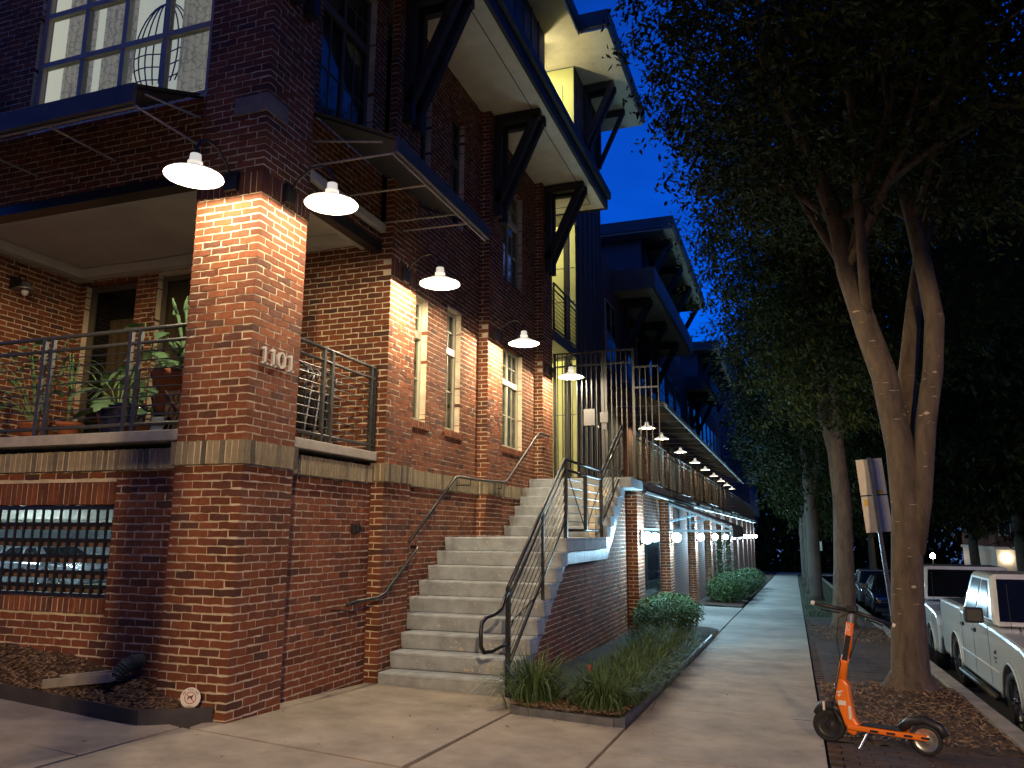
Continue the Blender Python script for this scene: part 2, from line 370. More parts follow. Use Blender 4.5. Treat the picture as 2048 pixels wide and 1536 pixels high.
# entrance path across the bed beside the awning
ep = thing('entrance_path', 'pale concrete entrance path under the awning', 'path'); del ep['category']; ep['kind'] = 'structure'
slab([(1.45,11.2),(2.85,10.5),(2.85,14.2),(1.45,14.2)], M['walk2'], ep)
slab([(1.45,14.22),(2.85,14.22),(2.85,18.2),(1.45,18.2)], M['walk2'], ep)
# planting bed soil, front bed mulch, tree pits
def frand(x, y): return math.sin(x*12.9898+y*78.233)*43758.5453 % 1
def lin(a, b, n): return [a+(b-a)*i/n for i in range(n+1)]
def bump_sheet(name, x0, x1, y0, y1, zf, mt, step=.06, amp=.02):
    nx = max(2,int((x1-x0)/step)); ny = max(2,int((y1-y0)/step))
    return sheet(name, lin(x0,x1,nx), lin(y0,y1,ny), lambda x,y: zf(x,y)+amp*(frand(round(x,3),round(y,3))-.5), mt)
bump_sheet('planting_bed', 1.42, 2.83, 2.44, 11.0, lambda x,y: gz(x,y)+.03+.04*math.sin((x-1.4)*2.2), M['mulch'], .09)
bump_sheet('planting_bed', 1.80, 2.83, 1.66, 2.44, lambda x,y: gz(x,y)+.03+.04*math.sin((x-1.4)*2.2), M['mulch'], .05)
bump_sheet('hedge_bed', 1.42, 2.83, 18.22, 58, lambda x,y: gz(x,y)+.03, M['mulch'], .5)
def front_bed(x, y):
    t = min(1, max(0, (y+.45)/.55))
    g = gz(x, -.4)
    return g+.03 + t*(.04+.12*min(1.6,max(0,-x-.2)))
bs = MB(); nx, ny = 70, 16
for j in range(ny+1):
    for i in range(nx+1):
        x = -4.4+(4.4-.10)*i/nx; ye = -.02 if x > -.14 else (-.44+.0*x if x < -.42 else -.02-(.42)*(-.12-x)/.30)
        yy = ye+(.12-ye)*j/ny
        bs.v.append((x, yy, front_bed(x, yy)+.03*(frand(i*.37,j*.91)-.5)))
bs.f = [(j*(nx+1)+i, j*(nx+1)+i+1, (j+1)*(nx+1)+i+1, (j+1)*(nx+1)+i) for j in range(ny) for i in range(nx)]
o = bs.build('front_bed', M['mulch'], smooth=True, fix=False); o['kind'] = 'structure'
for i, (a, b_) in enumerate(((1.9,4.95),(10.0,13.4))):
    bump_sheet('tree_pit', 4.47, 5.92, a, b_, lambda x,y: gz(x,y)-.02+.07*math.exp(-((x-5.4)**2+(y-(4.5 if y<8 else 12.4))**2)/.5), M['mulch'], .07, .025)
bump_sheet('verge', 4.47, 5.92, 15.5, 70, lambda x,y: gz(x,y)-.01, M['soil'], .4, .03)
# bark chips scattered on the mulch
def chips(name, label, spots, mt):
    b = MB()
    for x, y, z in spots:
        l, wd = random.uniform(.01,.035), random.uniform(.005,.012); a = random.uniform(0,6.28); t = random.uniform(-.5,.5)
        c = Vector((x,y,z+.006)); u = Vector((math.cos(a),math.sin(a),t))*l; v = Vector((-math.sin(a),math.cos(a),random.uniform(-.4,.4)))*wd
        b.add([c-u-v, c+u-v*.6, c+u+v*.6, c-u+v, c+Vector((0,0,.006))], [(0,1,4),(1,2,4),(2,3,4),(3,0,4)])
    o = b.build(name, mt, fix=False); tag(o, label, 'chips', kind='stuff'); return o
M['chip'] = leafmat('bark_chip', (.07,.042,.025), (.30,.20,.12))
sp = []
for _ in range(2600):
    x = random.uniform(-3.2,-.2); y = random.uniform(-.40,.08)
    if x > -.42 and y < -.02-.42*(-.12-x)/.30: continue
    sp.append((x,y,front_bed(x,y)+.008))
chips('bark_chips', 'loose bark chips on the front bed by the brick pier', sp, M['chip'])
sp = []
for _ in range(1800):
    x = random.uniform(4.5,5.9); y = random.uniform(1.95,4.9); sp.append((x,y,gz(x,y)+.01+.06*math.exp(-((x-5.4)**2+(y-4.5)**2)/.5)))
for _ in range(900):
    x = random.uniform(1.75,2.8); y = 1.72+abs(random.gauss(0,.35)); sp.append((x,y,gz(x,y)+.07))
for _ in range(500):
    x = random.uniform(4.5,5.9); y = random.uniform(10,13.3); sp.append((x,y,gz(x,y)+.02))
chips('bark_litter', 'bark litter around the tree trunk and planting bed edge', sp, M['chip'])
# pavers between sidewalk and kerb (herring rows), pieces near the camera singly
pv = thing('paver_strip', 'dark clay pavers between sidewalk and kerb', 'pavers'); del pv['category']; pv['kind'] = 'structure'
pm = MB(); pm.box(-.099,.099,-.0485,.0485,-.05,0); pmesh = pm.build('paver', M['paver']); 
pmd = pmesh.data; bpy.data.objects.remove(pmesh)
rest = MB(); rr = []; cnt = 0
def paver_rows():
    out = []
    for (a, b_) in ((-.5,1.88),(4.97,9.98),(13.42,15.5)):
        yy = a+.05; row = 0
        while yy < b_-.04:
            x = 4.57+(.1 if row % 2 else 0)
            while x < 5.86:
                out.append((x,yy)); x += .203
            yy += .1; row += 1
    return out
pr = sorted(paver_rows(), key=lambda p: (p[0]-CAM.x)**2+(p[1]-CAM.y)**2 if p[1] > .6 else 900)
for i, (x, y) in enumerate(pr):
    z = gz(x,y)-.004+.004*frand(x,y)
    if i < 300:
        o = bpy.data.objects.new('paver', pmd); COL.objects.link(o); o.parent = pv; o.location = (x,y,z); o.rotation_euler = (-.027,0,random.uniform(-.01,.01))
    else:
        rest.box(x-.099,x+.099,y-.0485,y+.0485,z-.05,z); rr += [random.random()]*6
o = rest.build('pavers', M['paver'], pv, fix=False); o['kind'] = 'stuff'
a = o.data.attributes.new('rnd','FLOAT','FACE'); a.data.foreach_set('value', [random.choice(rr[i-i%6:i-i%6+1]) for i in range(len(rr))])
sheet('paver_bed', [4.46,5.92], [-5,0,5,10,15.5], lambda x,y: gz(x,y)-.035, M['soil'])
# edging strips
def strip(name, pts, h, th, mt, lift=0):
    b = MB()
    for (x0,y0),(x1,y1) in zip(pts[:-1], pts[1:]):
        d = Vector((x1-x0,y1-y0,0)).normalized(); n = Vector((-d.y,d.x,0))*th/2
        za, zb = gz(x0,y0)+lift, gz(x1,y1)+lift
        A = Vector((x0,y0,za-.06)); B = Vector((x1,y1,zb-.06)); H = Vector((0,0,h+.06))
        b.hexa([A-n,A+n,B+n,B-n,A-n+H,A+n+H,B+n+H,B-n+H])
    return b.build(name, mt)
tag(strip('garden_edging', [(-4.4,-.475),(-1.8,-.475),(-.62,-.462),(-.45,-.445),(-.40,-.40),(-.10,-.03)], .10, .02, M['edging'], .01), 'dark plastic edging around the mulch bed at the brick pier', 'edging')
tag(strip('bed_edging', [(1.80,1.69),(2.02,1.66),(2.45,1.63),(2.76,1.62),(2.83,1.68),(2.845,3.0),(2.85,6.0),(2.85,9.0),(2.84,9.4)], .055, .03, M['edgesteel'], .01), 'metal edging along the liriope bed by the sidewalk', 'edging')

# fallen leaves and bits on the paving
b = MB(); rl = random.Random(31)
for _ in range(420):
    x = rl.uniform(-1.2,5.9); y = rl.uniform(-3.2,14); 
    if x < .05 and y > -.5: continue
    if 1.4 < x < 2.86 and y > 1.6: continue
    if x < 1.6 and y > 2.3: continue
    a = rl.uniform(0,6.28); l = rl.uniform(.008,.026); c = Vector((x,y,gz(x,y)+.006)); u = Vector((math.cos(a),math.sin(a),rl.uniform(-.1,.2)))*l; v = Vector((-math.sin(a),math.cos(a),rl.uniform(-.2,.3)))*l*.4
    b.add([c-u, c+v, c+u, c-v], [(0,1,2,3)])
tag(b.build('fallen_leaves', M['chip'], None, fix=False), 'small fallen leaves scattered over the paving', 'leaves', kind='stuff')
# ---------------------------------------------------------------- brickwork
C = .0677; BL = .2032; J = .0125
class Bricks:
    def __init__(s): s.items = []; s.mortar = MB()
    def brick(s, axis, sgn, plane, u0, u1, z0, z1, depth=.094, kind='brick'):
        s.items.append((axis, sgn, plane, u0, u1, z0, z1, depth, kind))
    def wall(s, axis, sgn, plane, u0, u1, z0, z1, holes=(), zref=2.22, par=0, c0=None, c1=None, off=0.0, core=.10):
        # c0/c1: corner at the u0/u1 end: 'a' or 'b' tells which courses own the corner brick
        k = math.floor((z0-zref)/C+.001)
        while zref+k*C < z1-.02:
            za = zref+k*C; zb = za+C-J
            if za < z0-.02: k += 1; continue
            zb = min(zb, z1)
            a, b = u0, u1; odd = (k+par) % 2
            if c0: a += (.1016 if (odd == (c0 == 'a')) else 0)
            if c1: b -= (.1016 if (odd == (c1 == 'a')) else 0)
            iv = [(a,b)]
            for (h0,h1,hz0,hz1) in holes:
                if hz0-.01 < (za+zb)/2 < hz1+.01:
                    nv = []
                    for (p,q) in iv:
                        if h1 <= p or h0 >= q: nv.append((p,q)); continue
                        if h0-p > .02: nv.append((p,h0))
                        if q-h1 > .02: nv.append((h1,q))
                    iv = nv
            g0 = off + (BL/2 if k % 2 else 0)
            for (p,q) in iv:
                cuts = [p]; i = math.floor((p-g0)/BL)+1
                while g0+i*BL < q-.035:
                    c = g0+i*BL
                    if c-cuts[-1] > .035: cuts.append(c)
                    i += 1
                cuts.append(q)
                for x0, x1 in zip(cuts[:-1], cuts[1:]):
                    s.brick(axis, sgn, plane, x0+(0 if x0 == u0 else J/2), x1-(0 if x1 == u1 else J/2), za, zb)
            k += 1
        # mortar core, cut round the holes
        us = sorted({u0,u1,*[min(max(h,u0),u1) for q in holes for h in q[:2]]}); zz = sorted({z0,z1,*[min(max(h,z0),z1) for q in holes for h in q[2:]]})
        f = plane-sgn*.0035; bk = plane-sgn*core
        for a, b in zip(us[:-1], us[1:]):
            for c, d in zip(zz[:-1], zz[1:]):
                mu, mz = (a+b)/2, (c+d)/2
                if any(h[0] < mu < h[1] and h[2] < mz < h[3] for h in holes): continue
                lo, hi = min(f,bk), max(f,bk)
                if axis == 'x': s.mortar.box(a+.004,b-.004,lo,hi,c,d)
                else: s.mortar.box(lo,hi,a+.004,b-.004,c,d)
    def soldiers(s, axis, sgn, plane, u0, u1, z0, z1, kind='tan', wd=.0677, depth=.11):
        n = max(1, round((u1-u0)/wd)); d = (u1-u0)/n
        for i in range(n): s.brick(axis, sgn, plane, u0+i*d+J/2, u0+(i+1)*d-J/2, z0, z1, depth, kind)
        f = plane-sgn*.005; bk = plane-sgn*(depth+.02); lo, hi = min(f,bk), max(f,bk)
        if axis == 'x': s.mortar.box(u0+.014,u1-.014,lo,hi,z0+.003,z1-.003)
        else: s.mortar.box(lo,hi,u0+.014,u1-.014,z0+.003,z1-.003)
def ring(hl, hh, depth, jit, rnd):
    j = lambda: rnd.uniform(-jit, jit)
    P = [(-hl,-hh),(-hl*.35,-hh+j()*.8),(hl*.35,-hh+j()*.8),(hl,-hh),(hl,hh),(hl*.3,hh+j()*.8),(-hl*.4,hh+j()*.8),(-hl,hh)]
    P = [(u+j()*.7, v+j()*.7) for u, v in P]
    n = [rnd.uniform(-.002,.003) for _ in P]
    return P, n
RFACES = [(0,1,6,7),(1,2,5,6),(2,3,4,5)] + [((i+1)%8, i, 8+i, 8+(i+1)%8) for i in range(8)]
def finish_bricks(B, parent, singles=300, sing_kinds=('brick',), matof=None):
    matof = matof or {'brick':M['brick'],'tan':M['tan'],'dark':M['darkbrick'],'red':M['brick'],'sill':M['brick']}
    names = {'brick':'brick','tan':'tan_brick','dark':'dark_brick','red':'header_brick','sill':'sill_brick'}
    rnd = random.Random(3)
    byk = {}
    for it in B.items: byk.setdefault(it[8], []).append(it)
    for kind, items in byk.items():
        scored = []
        for it in items:
            axis, sgn, pl_, u0, u1, z0, z1, dp, kd = it
            c = ((u0+u1)/2, pl_, (z0+z1)/2) if axis == 'x' else (pl_, (u0+u1)/2, (z0+z1)/2)
            pr_ = project(c); s_ = 0
            nrm = Vector((0,sgn,0)) if axis == 'x' else Vector((sgn,0,0))
            if pr_ and -20 < pr_[0] < 2068 and -20 < pr_[1] < 1556:
                vd = (CAM-Vector(c)).normalized(); s_ = (u1-u0)*(z1-z0)*max(0, vd.dot(nrm))/pr_[2]**2
            scored.append((s_, it))
        scored.sort(key=lambda t: -t[0])
        single = set()
        if kind in sing_kinds:
            for i, (s_, it) in enumerate(scored):
                if len(single) >= singles or s_ <= 0: break
                if kind != 'brick' or abs((it[4]-it[3])-(BL-J)) < .012: single.add(id(it))
        variants = {}
        mb = MB(); rv = []
        for it in items:
            axis, sgn, pl_, u0, u1, z0, z1, dp, kd = it
            hl, hh = (u1-u0)/2, (z1-z0)/2; c = ((u0+u1)/2, (z0+z1)/2)
            if id(it) in single:
                key = (round(hl,3), round(hh,3), round(dp,3), rnd.randrange(7))
                if key not in variants:
                    P, n = ring(hl, hh, dp, .0052, rnd)
                    me = bpy.data.meshes.new(names[kind])
                    me.from_pydata([(u,-n[i],v) for i,(u,v) in enumerate(P)]+[(u,dp,v) for u,v in P], [], RFACES)
                    me.materials.append(matof[kind]); variants[key] = me
                o = bpy.data.objects.new(names[kind], variants[key]); COL.objects.link(o); o.parent = parent
                if axis == 'x': o.location = (c[0], pl_, c[1]); o.rotation_euler = (0,0,0 if sgn < 0 else math.pi)
                else: o.location = (pl_, c[0], c[1]); o.rotation_euler = (0,0,math.pi/2 if sgn > 0 else -math.pi/2)
                continue
            P, n = ring(hl, hh, dp, .0052, rnd)
            if axis == 'x':
                vs = [(c[0]-sgn*u, pl_+sgn*n[i], c[1]+v) for i,(u,v) in enumerate(P)]+[(c[0]-sgn*u, pl_-sgn*dp, c[1]+v) for u,v in P]
            else:
                vs = [(pl_+sgn*n[i], c[0]+sgn*u, c[1]+v) for i,(u,v) in enumerate(P)]+[(pl_-sgn*dp, c[0]+sgn*u, c[1]+v) for u,v in P]
            mb.add(vs, RFACES); rv += [rnd.random()]*len(RFACES)
        if mb.v:
            o = mb.build(names[kind]+'work', matof[kind], parent, fix=False); o['kind'] = 'stuff'
            a = o.data.attributes.new('rnd','FLOAT','FACE'); a.data.foreach_set('value', rv)
    if B.mortar.v: B.mortar.build('mortar', M['mortar'], parent, fix=False)

# ---------------------------------------------------------------- corner building
bld = thing('corner_building', 'red brick corner apartment building with balcony, eave and tan belt course', 'building')
B = Bricks()
ZB, ZT = 2.017, 2.22          # belt course
PW = .711; RX = -.16; RY = .13 # recess planes
# corner pier P1: base, column, top
def pier(u_pl_front, x0, y0, wy, z0, z1, zref, front=True, wx=.711):
    if front: B.wall('x', -1, y0, x0-wx, x0, z0, z1, zref=zref, c1='a', off=x0)
    B.wall('y', 1, x0, y0, y0+wy, z0, z1, zref=zref, c0='b', off=y0+BL/2)
zlow = ZB-34*C
pier(0, 0, 0, PW, zlow, ZB, ZB)
ZS = ZT+33*C                    # soldier course under the lamps
pier(0, 0, 0, PW, ZT, ZS, ZT)
B.soldiers('x', -1, -.012, -PW-.012, .012, ZS, ZS+.2, 'dark'); B.soldiers('y', 1, .012, 0, PW+.012, ZS, ZS+.2, 'dark')
pier(0, 0, 0, PW, ZS+.2, 9.0, ZS+.2)
B.mortar.box(-PW+.02,-.09,.09,PW-.02,zlow,9.0)
# belt course
B.soldiers('x', -1, -.035, -PW-.035, .035, ZB, ZT-.004, 'tan'); B.soldiers('y', 1, .035, -.02, PW+.02, ZB, ZT-.004, 'tan')
B.soldiers('x', -1, RY-.05, -4.9, -PW-.035, ZB-.02, ZT-.04, 'tan')
B.soldiers('y', 1, RX+.05, PW+.02, 2.40, ZB-.02, ZT-.04, 'tan')
# front wall below belt, with the garage opening
GW = (-4.6,-1.49,.86,1.69)
B.wall('x', -1, RY, -5.0, -PW, zlow, ZB-.02, holes=[(GW[0],GW[1],GW[2]-.135,GW[3]+.205)], zref=ZB-.02, off=-PW)
B.soldiers('x', -1, RY-.008, -4.6, -1.49, GW[3], GW[3]+.2, 'red', wd=.0677)
B.soldiers('x', -1, RY-.03, -4.62, -1.47, GW[2]-.13, GW[2]-.005, 'sill', wd=.0677, depth=.16)
# recessed base wall under the side of the balcony
B.wall('y', 1, RX, PW, 2.42, zlow-.1, ZB-.02, zref=ZB-.02, off=PW)
# back wall of the balcony and P2's end face
DO = (-4.77,-3.88,2.3,4.80); BW = (-3.51,-2.25,2.6,4.82)
B.wall('x', -1, 2.42, -4.9, 0, ZT, 4.99, holes=[DO,BW], zref=ZT, c1='a', off=0)
B.wall('x', -1, 2.42, RX-.02, 0, zlow-.15, ZB, zref=ZB, c1='a', off=0)
B.wall('y', 1, -4.9, .1, 2.42, ZT, 4.99, zref=ZT, off=0)
# belt on P2 end
B.soldiers('x', -1, 2.385, RX, .035, ZB, ZT-.004, 'tan')
# side wall: piers and bays
P2, P3, P4 = (2.42,3.09), (5.59,6.25), (8.44,9.10)
ZE = 8.30
for (a, b) in (P2, P3, P4):
    first = a == P2[0]
    if not first:
        B.wall('x', -1, a, RX-.05, 0, ZT, ZE, zref=ZT, c1='a', off=0)
        B.wall('x', -1, a, RX-.05, 0, zlow-.3, ZB, zref=ZB, c1='a', off=0)
        B.soldiers('x', -1, a-.035, RX, .035, ZB, ZT-.004, 'tan')
    B.wall('y', 1, 0, a, b, ZT, ZS, zref=ZT, c0='b', off=a+BL/2)
    B.wall('y', 1, 0, a, b, zlow-.3, ZB, zref=ZB, c0='b', off=a+BL/2)
    B.soldiers('y', 1, .035, a-.02, b+.02, ZB, ZT-.004, 'tan')
    B.soldiers('y', 1, .012, a, b, ZS, ZS+.2, 'dark')
    B.wall('y', 1, 0, a, b, ZS+.2, ZE, zref=ZS+.2, off=a)
W1 = (3.33,3.76,2.86,4.50); W2 = (4.40,4.89,2.86,4.62); W3 = (6.60,7.70,2.86,4.60)
U1 = (3.33,3.72,5.95,7.72); U2 = (4.41,4.90,5.95,7.72); U3 = (6.57,7.68,5.80,7.64)
B.wall('y', 1, RX, P2[1], P3[0], ZT, ZE, holes=[W1,W2,U1,U2], zref=ZT, off=0)
B.wall('y', 1, RX, P3[1], P4[0], ZT, ZE, holes=[W3,U3], zref=ZT, off=0)
B.wall('y', 1, RX, P2[1], P3[0], zlow-.3, ZB, zref=ZB, off=0)
B.wall('y', 1, RX, P3[1], P4[0], zlow, ZB, zref=ZB, off=0)
B.soldiers('y', 1, RX+.035, P2[1]+.02, P3[0], ZB, ZT-.004, 'tan'); B.soldiers('y', 1, RX+.035, P3[1]+.02, P4[0], ZB, ZT-.004, 'tan')
for (a, b, z0, z1) in (W1,W2,W3):
    B.soldiers('y', 1, RX+.03, a-.03, b+.10, z0-.10, z0-.008, 'sill', wd=.058, depth=.14)
    # brick reveals of the openings, facing the camera
    B.wall('x', -1, b, RX-.12, RX-.095, z0, z1, zref=ZT, off=RX)
# storey above the balcony
LZ = 4.86
US = (1.02,2.12,5.75,7.9)
B.wall('y', 1, RX, PW, P2[0], LZ, ZE, holes=[US], zref=ZT, off=PW)
BWIN = (-3.17,-.80,5.62,8.6)
B.wall('x', -1, RY-.04, -5.0, -PW, LZ-.06, 9.0, holes=[BWIN], zref=ZT, off=-PW)
B.mortar.box(-5.2,-4.99,.05,2.6,2.2,5.07); B.mortar.box(-5.2,-4.85,2.52,2.6,2.2,5.07)
finish_bricks(B, bld, 300, ('brick','tan','red','sill'))
# limestone blocks on the upper pier
b = MB(); b.box(-.36,.014,-.014,.30,5.24,5.42); b.build('stone_block', M['stone'], bld, bevel=.006)
# lintels, ceiling, balcony slab
b = MB(); b.box(-5,-PW,RY-.06,RY+.10,LZ-.16,LZ-.062); b.build('lintel', M['black'], bld)
b = MB(); b.box(RX-.10,RX+.02,PW,2.42,LZ-.12,LZ-.002); b.build('lintel', M['black'], bld)
b = MB(); b.box(-5,-.09,.10,2.44,4.99,5.08); b.build('balcony_ceiling', M['ceiling'], bld)
b = MB(); b.box(-5,-PW-.0,RY+.10,RY+.34,4.80,4.985); b.box(-.42,RX-.10,PW,2.41,4.80,4.985); b.box(-4.89,-4.70,RY+.34,2.42,4.86,4.985); b.box(-4.7,-.42,2.25,2.412,4.86,4.985)
b.build('ceiling_trim', M['ceiling'], bld, bevel=.01)
b = MB(); b.box(-5,-PW-.005,RY-.10,2.42,2.24,2.34); b.box(-PW-.005,RX+.08,PW+.005,2.40,2.24,2.34); b.build('balcony_slab', M['slabc'], bld, bevel=.008)
# near-black boxes stand in for the darkness of unlit rooms
b = MB(); b.box(-5,-.55,2.85,9.0,2.1,8.2); b.box(-5,-.55,.75,2.85,5.1,8.9); b.build('dark_interior', M['void'], bld)
# windows: frame, panes, blind behind
def window(parent, axis, plane, sgn, u0, u1, z0, z1, cols=1, rows=1, trans=None, fw=.05, frame='frame', back='blind', depth=.05, bars=.018, outer='window'):
    """plane = face of frame; sgn = outward; trans = z of a transom"""
    def bx(mb, a, b_, c, d, n0, n1):
        lo, hi = sorted((plane+sgn*n0, plane+sgn*n1))
        if axis == 'x': mb.box(a,b_,lo,hi,c,d)
        else: mb.box(lo,hi,a,b_,c,d)
    f = MB()
    bx(f,u0,u0+fw,z0,z1,0,-depth); bx(f,u1-fw,u1,z0,z1,0,-depth); bx(f,u0+fw,u1-fw,z0,z0+fw,0,-depth); bx(f,u0+fw,u1-fw,z1-fw,z1,0,-depth)
    zz = [z0+fw, z1-fw]
    if trans:
        bx(f,u0+fw,u1-fw,trans-.05,trans+.05,.015,-depth); zz = [z0+fw, trans-.05, trans+.05, z1-fw]
    wo_ = f.build(outer, M[frame], parent, bevel=.004)
    us = [u0+fw+(u1-u0-2*fw)*i/cols for i in range(cols+1)]
    bars_mb = MB()
    for i in range(1, cols): bx(bars_mb, us[i]-.025, us[i]+.025, z0+fw, z1-fw, -.004, -depth)
    if bars_mb.v: bars_mb.build('mullion', M[frame], wo_)
    for i in range(cols):
        for q in range(0, len(zz), 2):
            p = MB(); bx(p, us[i]+(.025 if i else 0), us[i+1]-(.025 if i < cols-1 else 0), zz[q], zz[q+1], -depth*.5, -depth*.5-.006)
            p.build('pane', M['glass'], wo_)
            if bars:
                g = MB(); um = (us[i]+us[i+1])/2
                if rows > 1:
                    zm = (zz[q]+zz[q+1])/2
                    bx(g, us[i], us[i+1], zm-bars/2, zm+bars/2, -depth*.35, -depth*.5)
                bx(g, um-bars/2, um+bars/2, zz[q], zz[q+1], -depth*.37, -depth*.5)
                g.build('glazing_bar', M[frame], wo_)
    if back:
        k = MB(); bx(k, u0+.01, u1-.01, z0+.01, z1-.01, -depth-.05, -depth-.07); k.build('blind', M[back], wo_)
    return wo_
wx = RX-.08
window(bld,'y',wx,1,*W1,1,2,trans=4.02); window(bld,'y',wx,1,*W2,1,2,trans=4.02); window(bld,'y',wx,1,*W3,2,2,trans=4.0)
window(bld,'y',wx,1,*U1,1,2,trans=7.0,frame='darkframe'); window(bld,'y',wx,1,*U2,1,2,trans=7.0,frame='darkframe'); window(bld,'y',wx,1,*U3,2,2,trans=7.0,frame='frame')
window(bld,'y',wx,1,*US,2,2,trans=7.2,frame='darkframe',back='drape')
# large window of the upper floor: 4 columns, rows of panes
bw = thing_b = None
f = MB(); fy0, fy1 = RY, RY+.07
u0,u1,z0,z1 = BWIN
f.box(u0,u0+.07,fy0,fy1,z0,z1); f.box(u1-.07,u1,fy0,fy1,z0,z1); f.box(u0+.07,u1-.07,fy0,fy1,z1-.08,z1); f.box(u0+.07,u1-.07,fy0,fy1,z0,z0+.08)
wn = f.build('large_window', M['frame'], bld, bevel=.005)
cw = (u1-u0-.14)/4; rows_z = [z0+.08, 6.42, 7.02, 7.62, 8.2, z1-.08]
g = MB()
for i in range(1,4): g.box(u0+.07+i*cw-.03, u0+.07+i*cw+.03, fy0+.003, fy1-.003, z0+.08, z1-.08)
for zr_ in rows_z[1:-1]: g.box(u0+.07, u1-.07, fy0-.004, fy1-.01, zr_-.03, zr_+.03)
g.build('mullion', M['frame'], wn)
for i in range(4):
    for a, c_ in zip(rows_z[:-1], rows_z[1:]):
        p = MB(); p.box(u0+.07+i*cw+.03, u0+.07+(i+1)*cw-.03, fy1-.045, fy1-.04, a+.03, c_-.03); p.build('pane', M['glass'], wn)
b = MB(); b.box(u0-.9,u1+.05,RY+.33,RY+.335,z0,z1+.2); b.build('lit_room', M['litwin'], wn)
for (a, c_) in ((-3.05,-2.62),(-2.5,-2.05),(-1.42,-.9)):
    b = MB(); n = 26
    for i in range(n):
        x0 = a+(c_-a)*i/n; x1 = a+(c_-a)*(i+1)/n
        ya = RY+.20+.018*math.sin(i*1.3); yb = RY+.20+.018*math.sin((i+1)*1.3)
        b.quad((x0,ya,z0+.05),(x1,yb,z0+.05),(x1,yb,z1),(x0,ya,z1))
    b.build('curtain', M['curtain'], wn, smooth=True)
# hanging wicker chair seen through the window
b = MB()
for i in range(9):
    a0 = math.pi*(.15+.7*i/8)
    b.tube([(-1.75+.42*math.cos(a0)*math.cos(t), RY+.28, 6.5+.55*math.sin(t)) for t in [x*.2 for x in range(-4,9)]], .008, 5)
for zz_ in (6.15,6.3,6.45,6.6): b.tube([(-2.1+.09*i, RY+.26, zz_+.02*math.sin(i)) for i in range(8)], .007, 5)
b.tube([(-1.75,RY+.28,7.05),(-1.75,RY+.28,8.4)], .006, 5)
b.build('hanging_chair', M['blackmark'], wn)
# balcony door and window
window(bld,'x',2.50,-1,DO[0],DO[1],DO[2],DO[3],1,1,frame='darkframe',back=None,bars=0,fw=.09,outer='door_frame')
b = MB(); b.box(DO[0]+.36,DO[1]-.10,2.54,2.57,2.35,4.3); b.build('door_drape', M['drape'], bld)
b = MB(); b.box(DO[0]-.05,DO[1]+.05,2.62,2.66,2.3,4.9); b.build('dark_room', M['void'], bld)  # dark sheet stands in for the unlit room behind the door
window(bld,'x',2.50,-1,BW[0],BW[1],BW[2],BW[3],2,1,frame='darkframe',back='drape',bars=0,fw=.07)
# eave over the side wall
EX = .93
b = MB(); b.box(-.5,EX,-1.2,10.07,ZE,ZE+.06); b.build('soffit', M['soffit'], bld)
b = MB(); b.box(.655,.668,-1.2,9.75,ZE-.004,ZE+.02); b.box(-.1,.66,9.742,9.755,ZE-.004,ZE+.02); b.build('soffit_groove', M['timber'], bld)
b = MB(); b.box(EX-.03,EX+.03,-1.2,10.10,ZE-.03,ZE+.28); b.box(EX+.03,EX+.10,-1.2,10.12,ZE+.20,ZE+.36); b.box(-.4,EX-.03,10.05,10.10,ZE-.03,ZE+.28); b.build('fascia', M['timber'], bld, bevel=.006)
b = MB(); b.box(-.5,EX+.07,-1.2,10.1,ZE+.36,ZE+.42); b.build('eave_roof', M['siding'], bld)
for yy0 in (PW/2, sum(P2)/2, sum(P3)/2, sum(P4)/2):
    for dy in (-.13,.13):
        b = MB(); b.bar((.02,yy0+dy,ZE-.09),(.80,yy0+dy,ZE-.09),.11,.16); b.box(.012,.13,yy0+dy-.055,yy0+dy+.055,6.5,ZE-.17)
        b.bar((.06,yy0+dy,6.75),(.72,yy0+dy,ZE-.12),.11,.13)
        b.build('bracket', M['timber'], bld, bevel=.006)
# storey above the eave and its roof
b = MB(); b.box(-5,-.30,.5,9.6,ZE+.42,12.4); up = b.build('upper_storey', M['siding'], bld)
for i in range(18):
    b = MB(); b.box(-.30,-.27,.6+i*.5,.64+i*.5,ZE+.42,12.4); b.build('batten', M['siding'], bld)
b = MB(); b.box(-5,.42,-.5,9.9,12.4,12.5); b.build('upper_soffit', M['soffit'], bld)
b = MB(); b.box(-5,.48,-.55,9.95,12.5,12.78); b.build('upper_roof', M['siding'], bld)
# address digits 1101 on the corner pier
def digit(kind, y0, z0, h):
    b = MB(); x0, x1 = .002, .026
    if kind == '1':
        b.prism([(y0+.042,z0),(y0+.072,z0),(y0+.072,z0+h),(y0+.048,z0+h),(y0+.012,z0+h-.018),(y0+.012,z0+h-.032),(y0+.042,z0+h-.026)], x0, x1, 'x')
        b.box(x0,x1,y0+.014,y0+.100,z0-.003,z0+.014)
    else:
        n = 28; vs = []; fs = []
        for i in range(n):
            a = 2*math.pi*i/n
            for (ry, rz_) in ((.062,h/2),(.034,h/2-.016)):
                for x in (x0,x1): vs.append((x, y0+.062+ry*math.cos(a), z0+h/2+rz_*math.sin(a)))
        for i in range(n):
            p, q = i*4, ((i+1)%n)*4
            fs += [(p,p+1,q+1,q),(p+2,q+2,q+3,p+3),(p+1,p+3,q+3,q+1),(p,q,q+2,p+2)]
        b.add(vs, fs)
    return b.build('address_digit', M['digits'], bld)
for kd, yy in (('1',.115),('1',.235),('0',.350),('1',.497)): digit(kd, yy, 2.905, .155)
# security camera box on the recessed wall
b = MB(); b.box(RX,RX+.05,2.02,2.14,1.44,1.54); b.box(RX+.05,RX+.075,2.04,2.12,1.455,1.525); o = b.build('junction_box', M['plastic'], None, bevel=.005)
tag(o, 'small black box fixed to the brick wall beside the stair pier', 'box')
